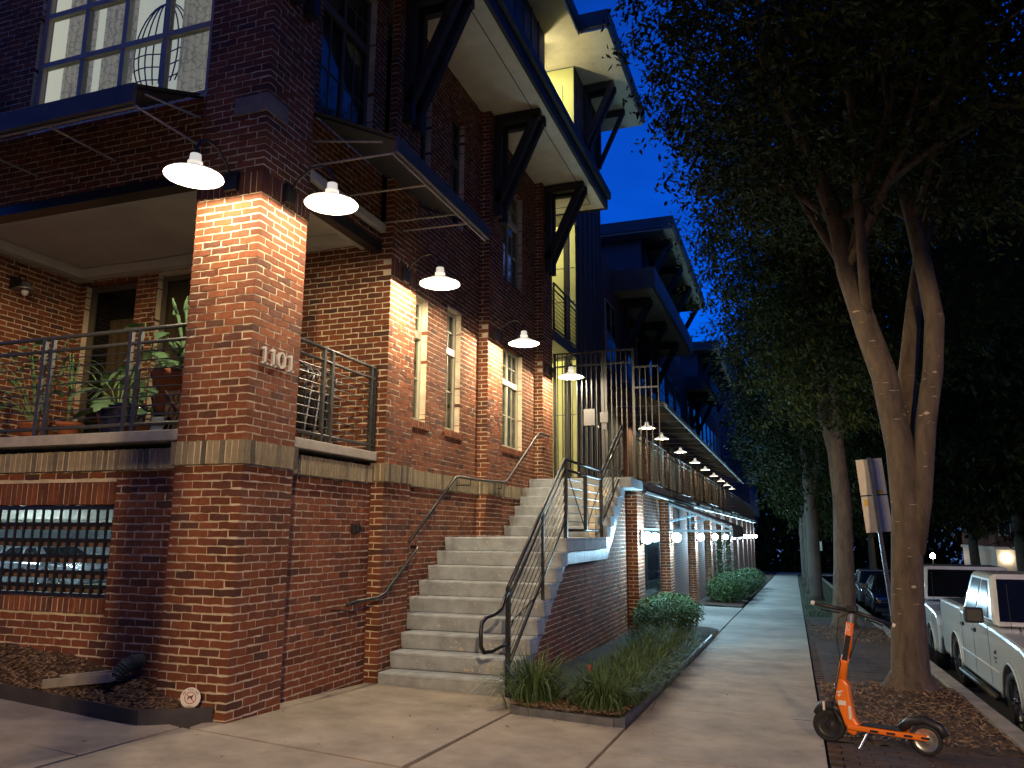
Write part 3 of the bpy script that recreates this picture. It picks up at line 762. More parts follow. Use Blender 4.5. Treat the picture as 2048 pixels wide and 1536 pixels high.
# garage seen through the grille
b = MB(); b.box(-26,-.4,.35,21,-.55,-.5); b.build('garage_floor', M['kerb'], bld)
b = MB(); b.box(-26,-.4,21,21.1,-.5,2.0); b.box(-.5,-.4,.35,21,-.5,2.0); b.box(-26.1,-26,.35,21,-.5,2.0); b.box(-26,-5.0,.25,.35,-.5,2.0); b.build('garage_wall', M['garagewall'], bld)
b = MB(); b.box(-26,-.4,.25,21,1.98,2.02); b.build('garage_ceiling', M['garagewall'], bld)
for x in (-6,-10.5,-15,-19.5):
    for yy in (5.5,10.5,15.5):
        b = MB(); b.box(x-.6,x+.6,yy,yy+.14,1.90,1.95); b.build('garage_tube', M['tubelight'], bld)
for x, yy in ((-3.7,3.6),(-8.5,8.2),(-12.5,12.0),(-7,14),(-20,12)):
    b = MB(); b.box(x,x+.4,yy,yy+.4,-.5,1.98); b.build('garage_column', M['kerb'], bld)
b = MB(); b.box(-26,-.5,6.8,7.1,1.66,1.98); b.box(-26,-.5,13,13.3,1.66,1.98); b.build('garage_beam', M['kerb'], bld)
gl = thing('window_grille', 'black steel grille in the garage opening of the brick wall', 'grille')
u0,u1,z0,z1 = GW
b = MB(); b.box(u0,u1,RY+.03,RY+.06,z1-.045,z1-.005); b.box(u0,u1,RY+.03,RY+.06,z0+.005,z0+.03); b.box(u1-.03,u1-.003,RY+.03,RY+.06,z0+.03,z1-.045); b.build('frame', M['black'], gl)
x = u1-.11
while x > u0:
    b = MB(); b.box(x-.009,x+.009,RY+.035,RY+.053,z0+.03,z1-.045); b.build('bar', M['black'], gl); x -= .113
for zc in (1.515,1.37,1.225,1.08,.955):
    b = MB(); b.box(u0,u1-.03,RY+.055,RY+.07,zc-.012,zc+.012); b.build('cross_bar', M['black'], gl)
for zc in (1.49,1.335,1.19,1.045,.92):
    b = MB(); b.hexa([(u0,RY+.11,zc-.03),(u1,RY+.11,zc-.03),(u1,RY+.20,zc-.015),(u0,RY+.20,zc-.015),(u0,RY+.11,zc+.025),(u1,RY+.11,zc+.025),(u1,RY+.20,zc+.04),(u0,RY+.20,zc+.04)]); b.build('plank', M['wood'], gl)
# ---------------------------------------------------------------- lamps
WARM = (1.0,.82,.56); COOL = (.42,.76,1.0)
def gooseneck(name_label, base, out, group, energy, col, bulb='bulb', small=False):
    """base: point on the wall; out: unit outward vector"""
    bx, by, bz = base; ox, oy = out
    t = thing('wall_lamp', name_label, 'lamp', group, base, math.atan2(oy, ox))
    # local: +x outward
    n = 12 if small else 24
    b = MB(); b.box(0,.05,-.07,.07,-.02,.16); b.build('wall_box', M['black'], t, bevel=.006)
    b = MB(); b.tube([(.04,0,.12),(.12,0,.22),(.24,0,.30),(.36,0,.31),(.45,0,.26),(.485,0,.17),(.485,0,.09)], .013, 8); b.build('arm', M['black'], t, smooth=True)
    c = (.485,0,0)
    b = MB(); b.lathe([(.0,.115),(.045,.115),(.05,.05),(.062,.048),(.062,.035),(.05,.033),(.055,.01),(.09,-.005),(.235,-.075),(.245,-.09),(.238,-.088),(.23,-.078),(.088,-.012),(.04,-.01),(.0,-.012)], c, n)
    b.build('shade', M['enamel_glare'], t, smooth=True)
    b = MB(); b.lathe([(0,-.014),(.03,-.016),(.05,-.03),(.05,-.045),(.03,-.06),(0,-.064)], c, 12); b.build('bulb', M[bulb], t, smooth=True)
    light('lamp_light', 'POINT', (.485,0,-.100), energy, col, .03, t)
    return t
LG = 'gooseneck wall lamps on the brick piers'
gooseneck('lit gooseneck lamp on the front face of the brick corner pier', (-.31,-.012,4.50), (0,-1), LG, 85, WARM)
gooseneck('lit gooseneck lamp on the street face of the brick corner pier', (.012,.355,4.49), (1,0), LG, 85, WARM)
gooseneck('lit gooseneck lamp on the pier between balcony and narrow windows', (.012,2.72,4.46), (1,0), LG, 205, WARM)
gooseneck('lit gooseneck lamp above the wide double window by the stair', (.012,5.86,4.45), (1,0), LG, 205, WARM)
gooseneck('lit gooseneck lamp beside the barred gate at the stair top', (.012,8.66,4.44), (1,0), LG, 130, WARM)
# unlit lamp in the balcony corner
t = thing('balcony_lamp', 'unlit shaded lamp on the balcony side wall', 'lamp', None, (-4.9,1.45,4.48), 0)
b = MB(); b.box(0,.05,-.06,.06,-.02,.14); b.build('wall_box', M['black'], t)
b = MB(); b.tube([(.04,0,.10),(.12,0,.16),(.2,0,.14),(.22,0,.05)], .012, 6); b.build('arm', M['black'], t)
b = MB(); b.lathe([(0,.06),(.04,.06),(.05,.01),(.15,-.05),(.145,-.052),(.03,-.005),(0,-.005)], (.22,0,0), 20); b.build('shade', M['steelgrey'], t, smooth=True)
b = MB(); b.lathe([(0,-.02),(.035,-.03),(.045,-.07),(.03,-.11),(0,-.12)], (.22,0,0), 12); b.build('bulb', M['signwhite'], t, smooth=True)
# ---------------------------------------------------------------- awnings
def awning(label, axis, wall, out, u0, u1, zt, zo, rods, proj=.9, val=.16):
    """corrugated sheet awning; out = sign of outward direction"""
    t = thing('metal_awning', label, 'awning', 'sheet metal awnings above the balcony')
    def P(u, d, z): return (u, wall+out*d, z) if axis == 'x' else (wall+out*d, u, z)
    n = int((u1-u0)/.045); b = MB()
    for i in range(n):
        a = u0+(u1-u0)*i/n; c = u0+(u1-u0)*(i+1)/n
        za = .012*(i % 2); zb = .012*((i+1) % 2)
        b.quad(P(a,.02,zt+za), P(c,.02,zt+zb), P(c,proj,zo+val+zb), P(a,proj,zo+val+za))
    b.build('roof_sheet', M['awning'], t, fix=False)
    b = MB()
    b.hexa([P(u0,proj-.02,zo),P(u1,proj-.02,zo),P(u1,proj+.02,zo),P(u0,proj+.02,zo),P(u0,proj-.02,zo+val),P(u1,proj-.02,zo+val),P(u1,proj+.02,zo+val),P(u0,proj+.02,zo+val)])
    b.build('valance', M['fascia'], t)
    b = MB(); b.tube([P(u0,proj-.04,zo-.012),P(u1,proj-.04,zo-.012)], .012, 6); b.build('edge_rod', M['rod'], t)
    for u in rods:
        b = MB(); b.tube([P(u,.02,zo+.02),P(u,proj-.03,zo+.0)], .011, 6); b.build('rod', M['rod'], t)
    b = MB(); b.tube([P(rods[0],.02,zo+.30),P(rods[0],proj*.84,zo+val-.02)], .011, 6); b.build('rod', M['rod'], t)
    for u in (u0+.03,u1-.03):
        b = MB(); b.tube([P(u,.02,zt-.03),P(u,proj-.02,zo+val-.03)], .014, 6); b.build('rafter', M['black'], t)
    return t
awning('grey sheet metal awning over the front balcony under the large window', 'x', RY-.04, -1, -4.4, -.80, 5.60, 5.06, [-.83,-1.85,-2.9], .83, .18)
awning('dark sheet metal awning on the street side above the second lamp', 'y', RX, 1, .80, 3.26, 5.72, 5.08, [.83,1.58,2.39,2.69], 1.06, .16)
# ---------------------------------------------------------------- railings
def railing(name, label, cat, p0, p1, zbase0, zbase1, h=.95, second=.13, low=.06, bars=8, posts=(), mt='rail', group=None, r=.021, extra=None, xbrace=False, parent=None, end_posts=True, cheap=False):
    """straight or sloped railing between plan points p0, p1"""
    t = parent or thing(name, label, cat, group)
    A = Vector((p0[0],p0[1],zbase0)); D = Vector((p1[0],p1[1],zbase1)); Z = Vector((0,0,1))
    n = 5 if cheap else 8
    for hh, rr_, nm in ((h,r,'top_rail'),(h-second,r*.85,'mid_rail'),(low,r*.9,'bottom_rail')):
        b = MB(); b.tube([A+Z*hh, D+Z*hh], rr_, n); b.build(nm, M[mt], t, smooth=True)
    for i in range(bars):
        hh = low+(h-second-low)*(i+1)/(bars+1)
        b = MB(); b.tube([A+Z*hh, D+Z*hh], .0065, 4 if cheap else 6); b.build('bar', M[mt], t)
    for s in posts:
        q = A.lerp(D, s); b = MB(); b.box(q.x-.019,q.x+.019,q.y-.019,q.y+.019,q.z-.01,q.z+h-.01); b.build('post', M[mt], t)
    return t
railing('balcony_railing', 'dark horizontal bar railing on the front of the balcony beside potted plants', 'railing', (-5,.10), (-PW,.10), 2.34, 2.34, h=.97, low=.07,
        posts=[(-1.33+5)/(5-PW),(-1.44+5)/(5-PW),(-2.42+5)/(5-PW),(-2.53+5)/(5-PW),(-3.6+5)/(5-PW)])
railing('balcony_railing', 'dark horizontal bar railing on the street side of the balcony by folded chairs', 'railing', (-.13,PW), (-.13,2.40), 2.34, 2.34, h=.97, low=.07,
        posts=[.36,.45,.93,.985])
# ---------------------------------------------------------------- stair
st = thing('staircase', 'grey painted concrete stair climbing beside the brick wall', 'stair')
SX0, SX1 = RX+.012, 1.57
N1 = 9; RISE = .177; TR = .2525; Y1 = 2.41; Z1 = -.03
b = None
for k in range(N1):
    yn = Y1+k*TR; zt = Z1+k*RISE; back = yn+TR+.05 if k < N1-1 else 6.75
    x0 = .014 if yn < P2[1]-.05 else SX0
    b = MB(); zb = zt-RISE-(.12 if k == 0 else -.002)
    # undercut riser: nosing overhangs, bottom set back
    b.hexa([(x0,yn+.035,zb),(SX1,yn+.035,zb),(SX1,back,zb),(x0,back,zb),(x0,yn,zt-.03),(SX1,yn,zt-.03),(SX1,back,zt-.03),(x0,back,zt-.03)])
    b.hexa([(x0,yn,zt-.0301),(SX1,yn,zt-.0301),(SX1,back,zt-.0301),(x0,back,zt-.0301),(x0,yn+.004,zt),(SX1,yn+.004,zt),(SX1,back,zt),(x0,back,zt)])
    b.build('step', M['step'], st, bevel=.008)
Y2 = 6.75; R2 = .169; T2 = .264; ZL = Z1+(N1-1)*RISE
for k in range(6):
    yn = Y2+k*T2; zt = ZL+(k+1)*R2; back = yn+T2+.05 if k < 5 else 9.2
    b = MB(); zb = zt-R2-.002; xe = SX1 if k < 5 else 1.72
    b.hexa([(SX0,yn+.035,zb),(xe,yn+.035,zb),(xe,back,zb),(SX0,back,zb),(SX0,yn,zt-.03),(xe,yn,zt-.03),(xe,back,zt-.03),(SX0,back,zt-.03)])
    b.hexa([(SX0,yn,zt-.0301),(xe,yn,zt-.0301),(xe,back,zt-.0301),(SX0,back,zt-.0301),(SX0,yn+.004,zt),(xe,yn+.004,zt),(xe,back,zt),(SX0,back,zt)])
    b.build('step', M['step'], st, bevel=.008)
ZTOP = ZL+6*R2
# stringer: sawtooth beam under the step ends
def stringer_poly():
    top = []
    for k in range(N1):
        top += [(Y1+.04+k*TR, Z1+(k-1)*RISE), (Y1+.04+k*TR, Z1+k*RISE-.035)]
    top += [(Y2+.04, ZL-.035)]
    for k in range(6): top += [(Y2+.04+k*T2, ZL+k*R2-.035),(Y2+.04+k*T2, ZL+(k+1)*R2-.04)]
    top += [(8.55, ZL+6*R2-.04)]
    bot = [(8.55, ZL+4.6*R2-.02),(Y2+.30, ZL-.34),(4.62, ZL-.34),(2.85, Z1-.27+.06),(2.55,-.32)]
    return top+bot
b = MB(); b.prism(stringer_poly(), 1.40, 1.505, 'x'); b.build('stringer', M['stringer'], st)
# paint chips on risers and nosings (worn patches)
b = MB(); rc = random.Random(5)
for k in range(N1):
    yn = Y1+k*TR; zt = Z1+k*RISE
    for _ in range((150 if k == 0 else 90 if k < 3 else 40)):
        x = min(1.5, max(.3, rc.gauss(1.05,.38))); on_tread = rc.random() < .55
        s_ = rc.uniform(.004,.022)
        pts = []
        for i in range(6):
            a = i*math.pi/3; rr_ = s_*rc.uniform(.5,1.3)
            if on_tread: pts.append((x+1.6*rr_*math.cos(a), yn+.018+.5*abs(rc.gauss(0,.02))+rr_*.6*math.sin(a), zt+.0025))
            else: pts.append((x+rr_*math.cos(a), yn+.012, zt-.11+rc.uniform(0,.0)+rr_*math.sin(a)))
        if not on_tread:
            dz = rc.uniform(-.05,.05); pts = [(p[0], yn+.0008+.035*((zt-.03)-(p[2]+dz))/(RISE-.03)-.0015, p[2]+dz) for p in pts]
        b.add(pts, [tuple(range(6))])
M['chippaint'] = mat('worn_paint', (.52,.49,.41), .85, .2, 40)
o = b.build('worn_paint', M['chippaint'], st, fix=False); o['kind'] = 'stuff'
# stair railing on the open side
sr = thing('stair_railing', 'black steel railing on the open side of the concrete stair', 'railing')
XR = 1.50
def sloped(pA, pB, base_off=0):
    railing('', '', '', (XR,pA[0]), (XR,pB[0]), pA[1], pB[1], h=.93, second=.13, low=.14, bars=5, mt='black', parent=sr)
zA = Z1-.02
sloped((2.42,-.03), (4.62,1.49)); 
railing('', '', '', (XR,4.66), (XR,6.72), ZL, ZL, h=1.03, second=.14, low=.10, bars=6, mt='black', parent=sr)
sloped((6.74,ZL+.08), (8.42,ZTOP+.02))
for (yy, z0, z1, wd) in ((2.42,-.33,.90,.045),(3.62,.55,1.75,.035),(4.64,ZL,2.43,.05),(5.70,ZL+.10,2.38,.05),(6.70,ZL,2.43,.05),(7.6,ZL+.5,2.9,.035),(8.43,ZTOP,3.36,.05)):
    b = MB(); b.box(XR-wd/2,XR+wd/2,yy-wd/2,yy+wd/2,z0,z1); b.build('post', M['black'], sr, bevel=.003)
for (a, c_) in (((4.70,1.52+.75),(5.66,ZL+.12)),((6.66,ZL+.82),(5.74,ZL+.12)),((2.45,.53),(3.58,.80)),((6.78,2.2),(7.55,1.98))):
    b = MB(); b.tube([(XR,a[0],a[1]),(XR,c_[0],c_[1])], .008, 6); b.build('brace', M['black'], sr)
b = MB(); b.tube([(XR,2.42,.86),(XR,2.30,.78),(XR,2.22,.70),(XR-.03,2.10,.655),(XR-.06,1.95,.64),(XR-.07,1.87,.60),(XR-.07,1.84,.52),(XR-.07,1.85,.38),(XR-.06,1.90,.32),(XR-.03,2.05,.315),(XR,2.22,.34),(XR,2.42,.34)], .021, 8); b.build('return_loop', M['black'], sr, smooth=True)
# wall handrail, two lengths
hr = thing('wall_handrail', 'lower black pipe handrail ending low on the brick wall', 'handrail')
b = MB(); b.tube([(.10,1.60,.74),(.10,1.80,.76),(.10,2.20,.765),(.10,2.36,.80),(.10,2.52,.90),(.10,3.08,1.24),(.085,3.13,1.275),(.04,3.14,1.28),(.0,3.14,1.28)], .020, 8); b.build('rail', M['black'], hr, smooth=True)
for (yy, zz_) in ((1.72,.74),(2.9,1.12)):
    b = MB(); b.tube([(.10,yy,zz_),(.10,yy,zz_-.07),(RX if yy < 2.3 else 0,yy,zz_-.07)], .009, 6); b.build('bracket', M['black'], hr)
hr2 = thing('wall_handrail', 'long black pipe handrail rising past the tan belt course to the stair top', 'handrail')
b = MB(); b.tube([(.09,2.92,1.34),(.09,4.22,2.17),(.09,4.30,2.19),(.09,5.0,2.19),(.09,6.15,2.22),(.09,6.24,2.25),(.09,7.82,3.17),(.09,7.95,3.21),(.09,8.5,3.22),(.09,8.58,3.22)], .020, 8); b.build('rail', M['black'], hr2, smooth=True)
for (yy, zz_) in ((3.6,1.76),(4.75,2.18),(6.0,2.20),(7.2,2.80),(8.5,3.21)):
    b = MB(); b.tube([(.09,yy,zz_),(.09,yy,zz_-.08),(RX+.02 if not (5.5 < yy < 6.3 or yy > 8.4) else 0,yy,zz_-.08)], .009, 6); b.build('bracket', M['black'], hr2)
# ---------------------------------------------------------------- terrace storey beyond the stair
te = thing('terrace_wall', 'brick terrace storey with piers beyond the stair', 'building')
TB = Bricks(); TX = 1.40; PX = 1.60
pier_ys = [9.2,13.2,18.3,22.9,27.5,32.1,36.7,41.3,45.9,50.5,55.1]
def under(y):
    if y < 4.62: return Z1-.21+.06+(y-2.85)*(ZL-.34-Z1+.15)/(4.62-2.85)
    if y < 7.05: return ZL-.34
    return ZL-.34+(y-7.05)*(4.6*R2+.32)/1.5
hl = [(2.6+.1*i, 2.7+.1*i, under(2.65+.1*i)+.05, 2.4) for i in range(60)]
TB.wall('y', 1, TX, 2.6, 9.2, -1.0, 2.2, zref=ZB, off=0, holes=hl)
TB.wall('y', 1, TX, 9.9, 13.2, -1.0, 2.3, zref=ZB, off=0)
for yy in pier_ys[:4]:
    TB.wall('x', -1, yy, TX, PX, -1.1, 2.3, zref=ZB, c1='a', off=PX)
    TB.wall('y', 1, PX, yy, yy+.66, -1.1, 2.3, zref=ZB, c0='b', off=yy+BL/2)
finish_bricks(TB, te, 220, ('brick',))
b = MB()
for a, c_ in zip(pier_ys[1:], pier_ys[2:]+[60]): b.box(-.5,TX,a+.6,c_+.02,-2.4,2.3)
for yy in pier_ys[4:]: b.box(TX,PX,yy,yy+.66,-2.4,2.3)
b.build('wall', M['brickfar'], te)
b = MB(); b.box(-.2,1.66,9.2,60,2.26,2.40); b.build('deck', M['slabc'], te)
for yy in pier_ys: b = MB(); b.box(TX-.02,PX+.10,yy-.04,yy+.70,2.25,2.33); b.build('pier_cap', M['stone'], te, bevel=.005)
b = MB(); b.tube([(1.72,9.3,2.22),(1.75,20,2.18),(1.75,60,2.18)], .05, 8); b.build('gutter', M['bronze'], te)
# display case between the first two piers
dc = thing('display_case', 'dark glazed display case on the brick wall past the stair', 'display case')
b = MB(); b.box(TX,TX+.06,10.5,12.6,.15,1.55); b.build('frame', M['bronze'], dc, bevel=.004)
b = MB(); b.box(TX+.06,TX+.064,10.56,12.54,.21,1.49); b.build('poster', M['poster'], dc)
b = MB(); b.box(TX+.075,TX+.08,10.55,12.55,.2,1.5); b.build('pane', M['glass'], dc)
# globe lamps on the piers
GG = 'round lamps on the terrace piers'
gy = [9.45,13.45,18.6,23.2,27.8,32.4,37.0,41.6,46.2,50.8,55.4]
words = ['first','second','third','fourth','fifth','sixth','seventh','eighth','ninth','tenth','eleventh']
for i, yy in enumerate(gy):
    t = thing('globe_lamp', 'glowing round lamp on the %s brick pier from the stair' % words[i], 'lamp', GG, (PX,yy,1.36-.004*(yy-9)), 0)
    b = MB(); b.box(0,.03,-.06,.06,-.12,.12); b.build('back_plate', M['black'], t)
    b = MB(); b.lathe([(.11*math.sin(a), -.11*math.cos(a)) for a in [math.pi*k/10 for k in range(11)]], (.13,0,0), 16); b.build('globe', M['bulbcool'], t, smooth=True)
    b = MB(); b.tube([(.02,0,-.10),(.13,0,-.10)], .012, 6); b.build('arm', M['black'], t)
    light('globe_light', 'POINT', (.36,0,0), 150 if i < 2 else 220, COOL, .06, t)
# entrance awning
ea = thing('entrance_awning', 'dark entrance awning with pale lit steel frame by the sidewalk', 'awning')
AY0, AY1 = 13.25, 17.2; ax0, ax1 = PX, 3.0
M['awnframe'] = mat('cyan_lit_frame', (.36,.62,.78), .4, .08, 6)  # white metal; the lamps' cyan light is put into the colour
for yy in (AY0,AY1):
    for a, c_ in (((ax0,2.12),(ax0,1.50)),((ax0,1.50),(ax1,1.50)),((ax0,2.12),(ax1,1.56)),((ax0+.03,1.72),(ax0+.62,1.86)),((ax1,1.56),(ax1,1.36))):
        b = MB(); b.bar((a[0],yy,a[1]),(c_[0],yy,c_[1]),.045,.045); b.build('frame_bar', M['awnframe'], ea)
b = MB(); b.bar((ax1,AY0,1.52),(ax1,AY1,1.52),.045,.045); b.build('frame_bar', M['awnframe'], ea)
b = MB(); b.hexa([(ax0,AY0+.03,2.14),(ax1+.02,AY0+.03,1.60),(ax1+.02,AY1,1.60),(ax0,AY1,2.14),(ax0,AY0+.03,2.16),(ax1+.02,AY0+.03,1.62),(ax1+.02,AY1,1.62),(ax0,AY1,2.16)]); b.build('canopy', M['awning'], ea)
b = MB(); b.box(ax1+.022,ax1+.03,AY0+.03,AY1,1.34,1.60); b.build('valance', M['awning'], ea)
# terrace railing
for i, (a, c_) in enumerate(((9.3,13.2),(13.25,18.3),(18.35,27.5),(27.55,41.3),(41.35,58))):
    n = max(2,int((c_-a)/1.15))
    railing('terrace_railing', 'dark bar railing on the terrace, %s length from the gate' % words[i], 'railing', (1.58,a), (1.58,c_), 2.40, 2.40, h=.95, bars=7, posts=[k/n for k in range(n+1)], mt='black', group='terrace railings', cheap=True)
# ---------------------------------------------------------------- barred gate at the stair head
ga = thing('security_gate', 'tall black barred gate and fixed panels at the stair head', 'gate')
GYY = 9.15; zt1 = 4.95
b = MB()
b.box(.02,1.60,GYY-.02,GYY+.02,zt1-.03,zt1); b.box(.02,1.60,GYY-.02,GYY+.02,4.66,4.69); b.box(.02,1.60,GYY-.02,GYY+.02,2.46,2.49); b.build('cross_rail', M['black'], ga)
x = .09
while x < 1.56:
    b = MB(); b.box(x-.009,x+.009,GYY-.009,GYY+.009,2.42,zt1-.03); b.build('bar', M['black'], ga); x += .098
for x in (.03,1.0,1.06,1.60):
    b = MB(); b.box(x-.025,x+.025,GYY-.025,GYY+.025,2.4,zt1); b.build('post', M['black'], ga)
b = MB(); b.box(1.62,2.08,GYY-.015,GYY+.015,4.56,4.59); b.box(1.62,2.08,GYY-.015,GYY+.015,4.16,4.19); b.box(1.62,2.08,GYY-.015,GYY+.015,2.36,2.39); b.build('cross_rail', M['black'], ga)
for x in (1.72,1.83,1.94,2.07):
    b = MB(); b.box(x-.009,x+.009,GYY-.009,GYY+.009,2.36,4.57); b.build('bar', M['black'], ga)
b = MB(); b.box(.62,.84,GYY-.035,GYY-.022,3.48,3.80); o = b.build('lock_plate', M['plate'], ga)
b = MB(); b.box(.95,1.11,GYY-.075,GYY-.03,3.52,3.72); b.box(.99,1.08,GYY-.06,GYY-.03,3.38,3.52); o = b.build('entry_keypad', M['plate'], ga, bevel=.006)
b = MB(); b.lathe([(0,0),(.03,0),(.034,.03),(.02,.05),(0,.052)], (.92,GYY-.03,3.44), 12, (0,-1,0)); b.build('knob', M['chrome'], ga, smooth=True)
# ---------------------------------------------------------------- breezeway, tower
tw = thing('stair_tower', 'slate panelled stair tower with yellow lit breezeway', 'tower')
b = MB(); b.box(-3.2,-.02,11.1,13.6,2.3,12.5); b.build('core', M['siding'], tw)
b = MB(); b.box(-3.2,-.03,11.06,11.1,2.4,12.45); b.build('yellow_wall', M['yellow'], tw)
for (x, z0, z1) in ((-.30,2.6,5.2),(-.62,2.6,5.2),(-.30,5.7,8.3),(-.62,5.7,8.3),(-.30,8.9,12),(-.62,8.9,12)):
    b = MB(); b.box(x-.008,x+.008,11.054,11.062,z0,z1); b.build('panel_joint', M['darkframe'], tw)
for z in (4.0,6.6,7.4,9.6,11.0):
    b = MB(); b.box(-.9,-.05,11.054,11.062,z-.008,z+.008); b.build('panel_joint', M['darkframe'], tw)
for yy in (11.3,11.75,12.2,12.65,13.1,13.5):
    b = MB(); b.box(-.02,.015,yy-.02,yy+.02,2.4,12.4); b.build('batten', M['siding'], tw)
for z in (5.45,8.65):
    b = MB(); b.box(-3.2,.02,9.12,11.06,z-.22,z); b.build('breezeway_floor', M['darkframe'], tw)
    railing('', '', '', (0.0,9.2), (0.0,11.0), z, z, h=1.0, bars=8, posts=(.0,.5,1), mt='black', parent=tw)
for z, xx in ((5.15,-1.2),(8.3,-1.2),(11.9,-.9)):
    b = MB(); b.lathe([(0,.0),(.12,0),(.13,-.03),(.10,-.06),(0,-.07)], (xx,10.1,z+.02), 16); b.build('ceiling_lamp', M['shadeglow'], tw)
    light('breezeway_light', 'POINT', (xx,10.1,z-.10), 130, (1.0,.88,.50), .08, tw)
b = MB(); b.box(-.16,-.05,10.55,10.66,2.4,8.6); b.build('downpipe', M['bronze'], tw)
b = MB(); b.box(-3.4,1.05,9.95,14.4,12.5,12.58); b.build('soffit', M['soffit'], tw)
b = MB(); b.box(-3.4,1.10,9.90,14.45,12.58,12.95); b.build('roof', M['siding'], tw)
for dy in (12.0,12.3,13.4):
    b = MB(); b.bar((.0,dy,12.40),(.75,dy,12.40),.10,.14); b.box(.0,.09,dy-.05,dy+.05,10.9,12.3); b.bar((.05,dy,11.0),(.68,dy,12.35),.09,.11); b.build('bracket', M['timber'], tw)
# ---------------------------------------------------------------- blocks further along
def block(label, y0, y1, zt, eave=None, roof=None, xw=-.2, mt='brickfar', wins=True, n_lamps=0):
    t = thing('apartment_block', label, 'building', 'apartment blocks along the terrace')
    b = MB(); b.box(-8,xw,y0,y1,2.3,9.0); b.build('wall', M[mt], t)
    b = MB(); b.box(-8,xw-.1,y0+.3 if not roof else max(y0,roof[0]+.6),y1,9.0,zt); b.build('upper_wall', M['siding'], t)
    if eave:
        a, c_ = eave
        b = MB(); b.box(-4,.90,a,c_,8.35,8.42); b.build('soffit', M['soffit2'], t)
        b = MB(); b.box(.88,.98,a-.05,c_+.05,8.38,9.0); b.box(-4,.88,a-.06,a,8.38,9.0); b.build('fascia', M['fascia'], t)
        for yy in [a+.9+2.9*k for k in range(int((c_-a-.9)/2.9)+1)]:
            for d in (-.16,.16):
                b = MB(); b.bar((xw,yy+d,8.24),(.72,yy+d,8.24),.12,.18); b.box(xw,xw+.13,yy+d-.06,yy+d+.06,6.5,8.15); b.bar((xw+.06,yy+d,6.7),(.64,yy+d,8.2),.11,.13); b.build('bracket', M['timber'], t)
    if roof:
        a, c_ = roof
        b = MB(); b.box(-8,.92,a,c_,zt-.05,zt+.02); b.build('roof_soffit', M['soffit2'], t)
        b = MB(); b.box(-8,.97,a-.05,c_,zt+.02,zt+.42); b.build('roof', M['siding'], t)
        for yy in [a+1.2+2.9*k for k in range(int((c_-a-1.2)/2.9)+1)]:
            for d in (-.16,.16):
                b = MB(); b.bar((xw-.1,yy+d,zt-.16),(.75,yy+d,zt-.16),.12,.18); b.box(xw-.1,xw+.03,yy+d-.06,yy+d+.06,zt-1.8,zt-.25); b.bar((xw-.04,yy+d,zt-1.7),(.66,yy+d,zt-.2),.11,.13); b.build('bracket', M['timber'], t)
    if wins:
        yy = y0+1.2
        while yy < y1-1.4:
            for z0 in (3.0,5.9):
                f = MB(); f.box(xw,xw+.04,yy-.06,yy+1.16,z0-.06,z0+1.86); wn_ = f.build('window', M['frame'], t)
                p = MB(); p.box(xw+.04,xw+.046,yy,yy+1.1,z0,z0+1.8); p.build('pane', M['darkglass'] if z0 > 4 else M['blind'], wn_)
                p = MB(); p.box(xw+.046,xw+.055,yy+.53,yy+.57,z0,z0+1.8); p.box(xw+.046,xw+.054,yy,yy+1.1,z0+.88,z0+.92); p.build('glazing_bar', M['frame'], wn_)
            yy += 2.3
    return t
block('dark brick block with bracketed eave just past the stair tower', 13.62, 31.4, 12.0, eave=(16.2,25.3), roof=(20.8,31.4))
block('dark brick block with deep flat roof, second past the tower', 31.6, 52, 11.75, eave=(33,38), roof=(38.9,51.7))
block('tall grey panelled block at the far end of the terrace', 60, 84, 16.2, roof=(60,84), xw=1.2, mt='siding', wins=True)
# walkway awning over the terrace with lamps
wa = thing('walkway_awning', 'long dark sheet awning over the terrace walkway', 'awning')
b = MB()
for i in range(130):
    a = 13.8+.25*i; c_ = a+.25; za = .03*(i%2); zb = .03*((i+1)%2)
    b.quad((-.1,a,5.25+za),(-.1,c_,5.25+zb),(1.52,c_,4.62+zb),(1.52,a,4.62+za))
b.build('roof_sheet', M['awning'], wa, fix=False)
b = MB(); b.box(1.50,1.55,13.8,46.3,4.50,4.60); b.build('edge_beam', M['rod'], wa)
for i in range(23):
    yy = 13.85+i*1.47
    b = MB(); b.tube([(-.15,yy,4.60),(1.5,yy,4.55)], .012, 5); b.build('rod', M['rod'], wa)
ly = [17.3,20.1,24.7,29.5,33.8,38.3,42.8,47.3,51.8]
for i, yy in enumerate(ly):
    cool = i in (2,3)
    g_ = gooseneck('lit shaded lamp over the terrace, %s from the gate' % words[i], (-.045,yy,4.54), (1,0), 'lamps along the terrace walkway', 20, (.80,.95,.95) if cool else (1.0,.86,.50), bulb='bulbfar', small=True)
# brick pilasters behind the walkway lamps
for yy in ly: b = MB(); b.box(-.22,-.05,yy-.3,yy+.3,2.4,5.0); b.build('pilaster', M['brickfar'], te)
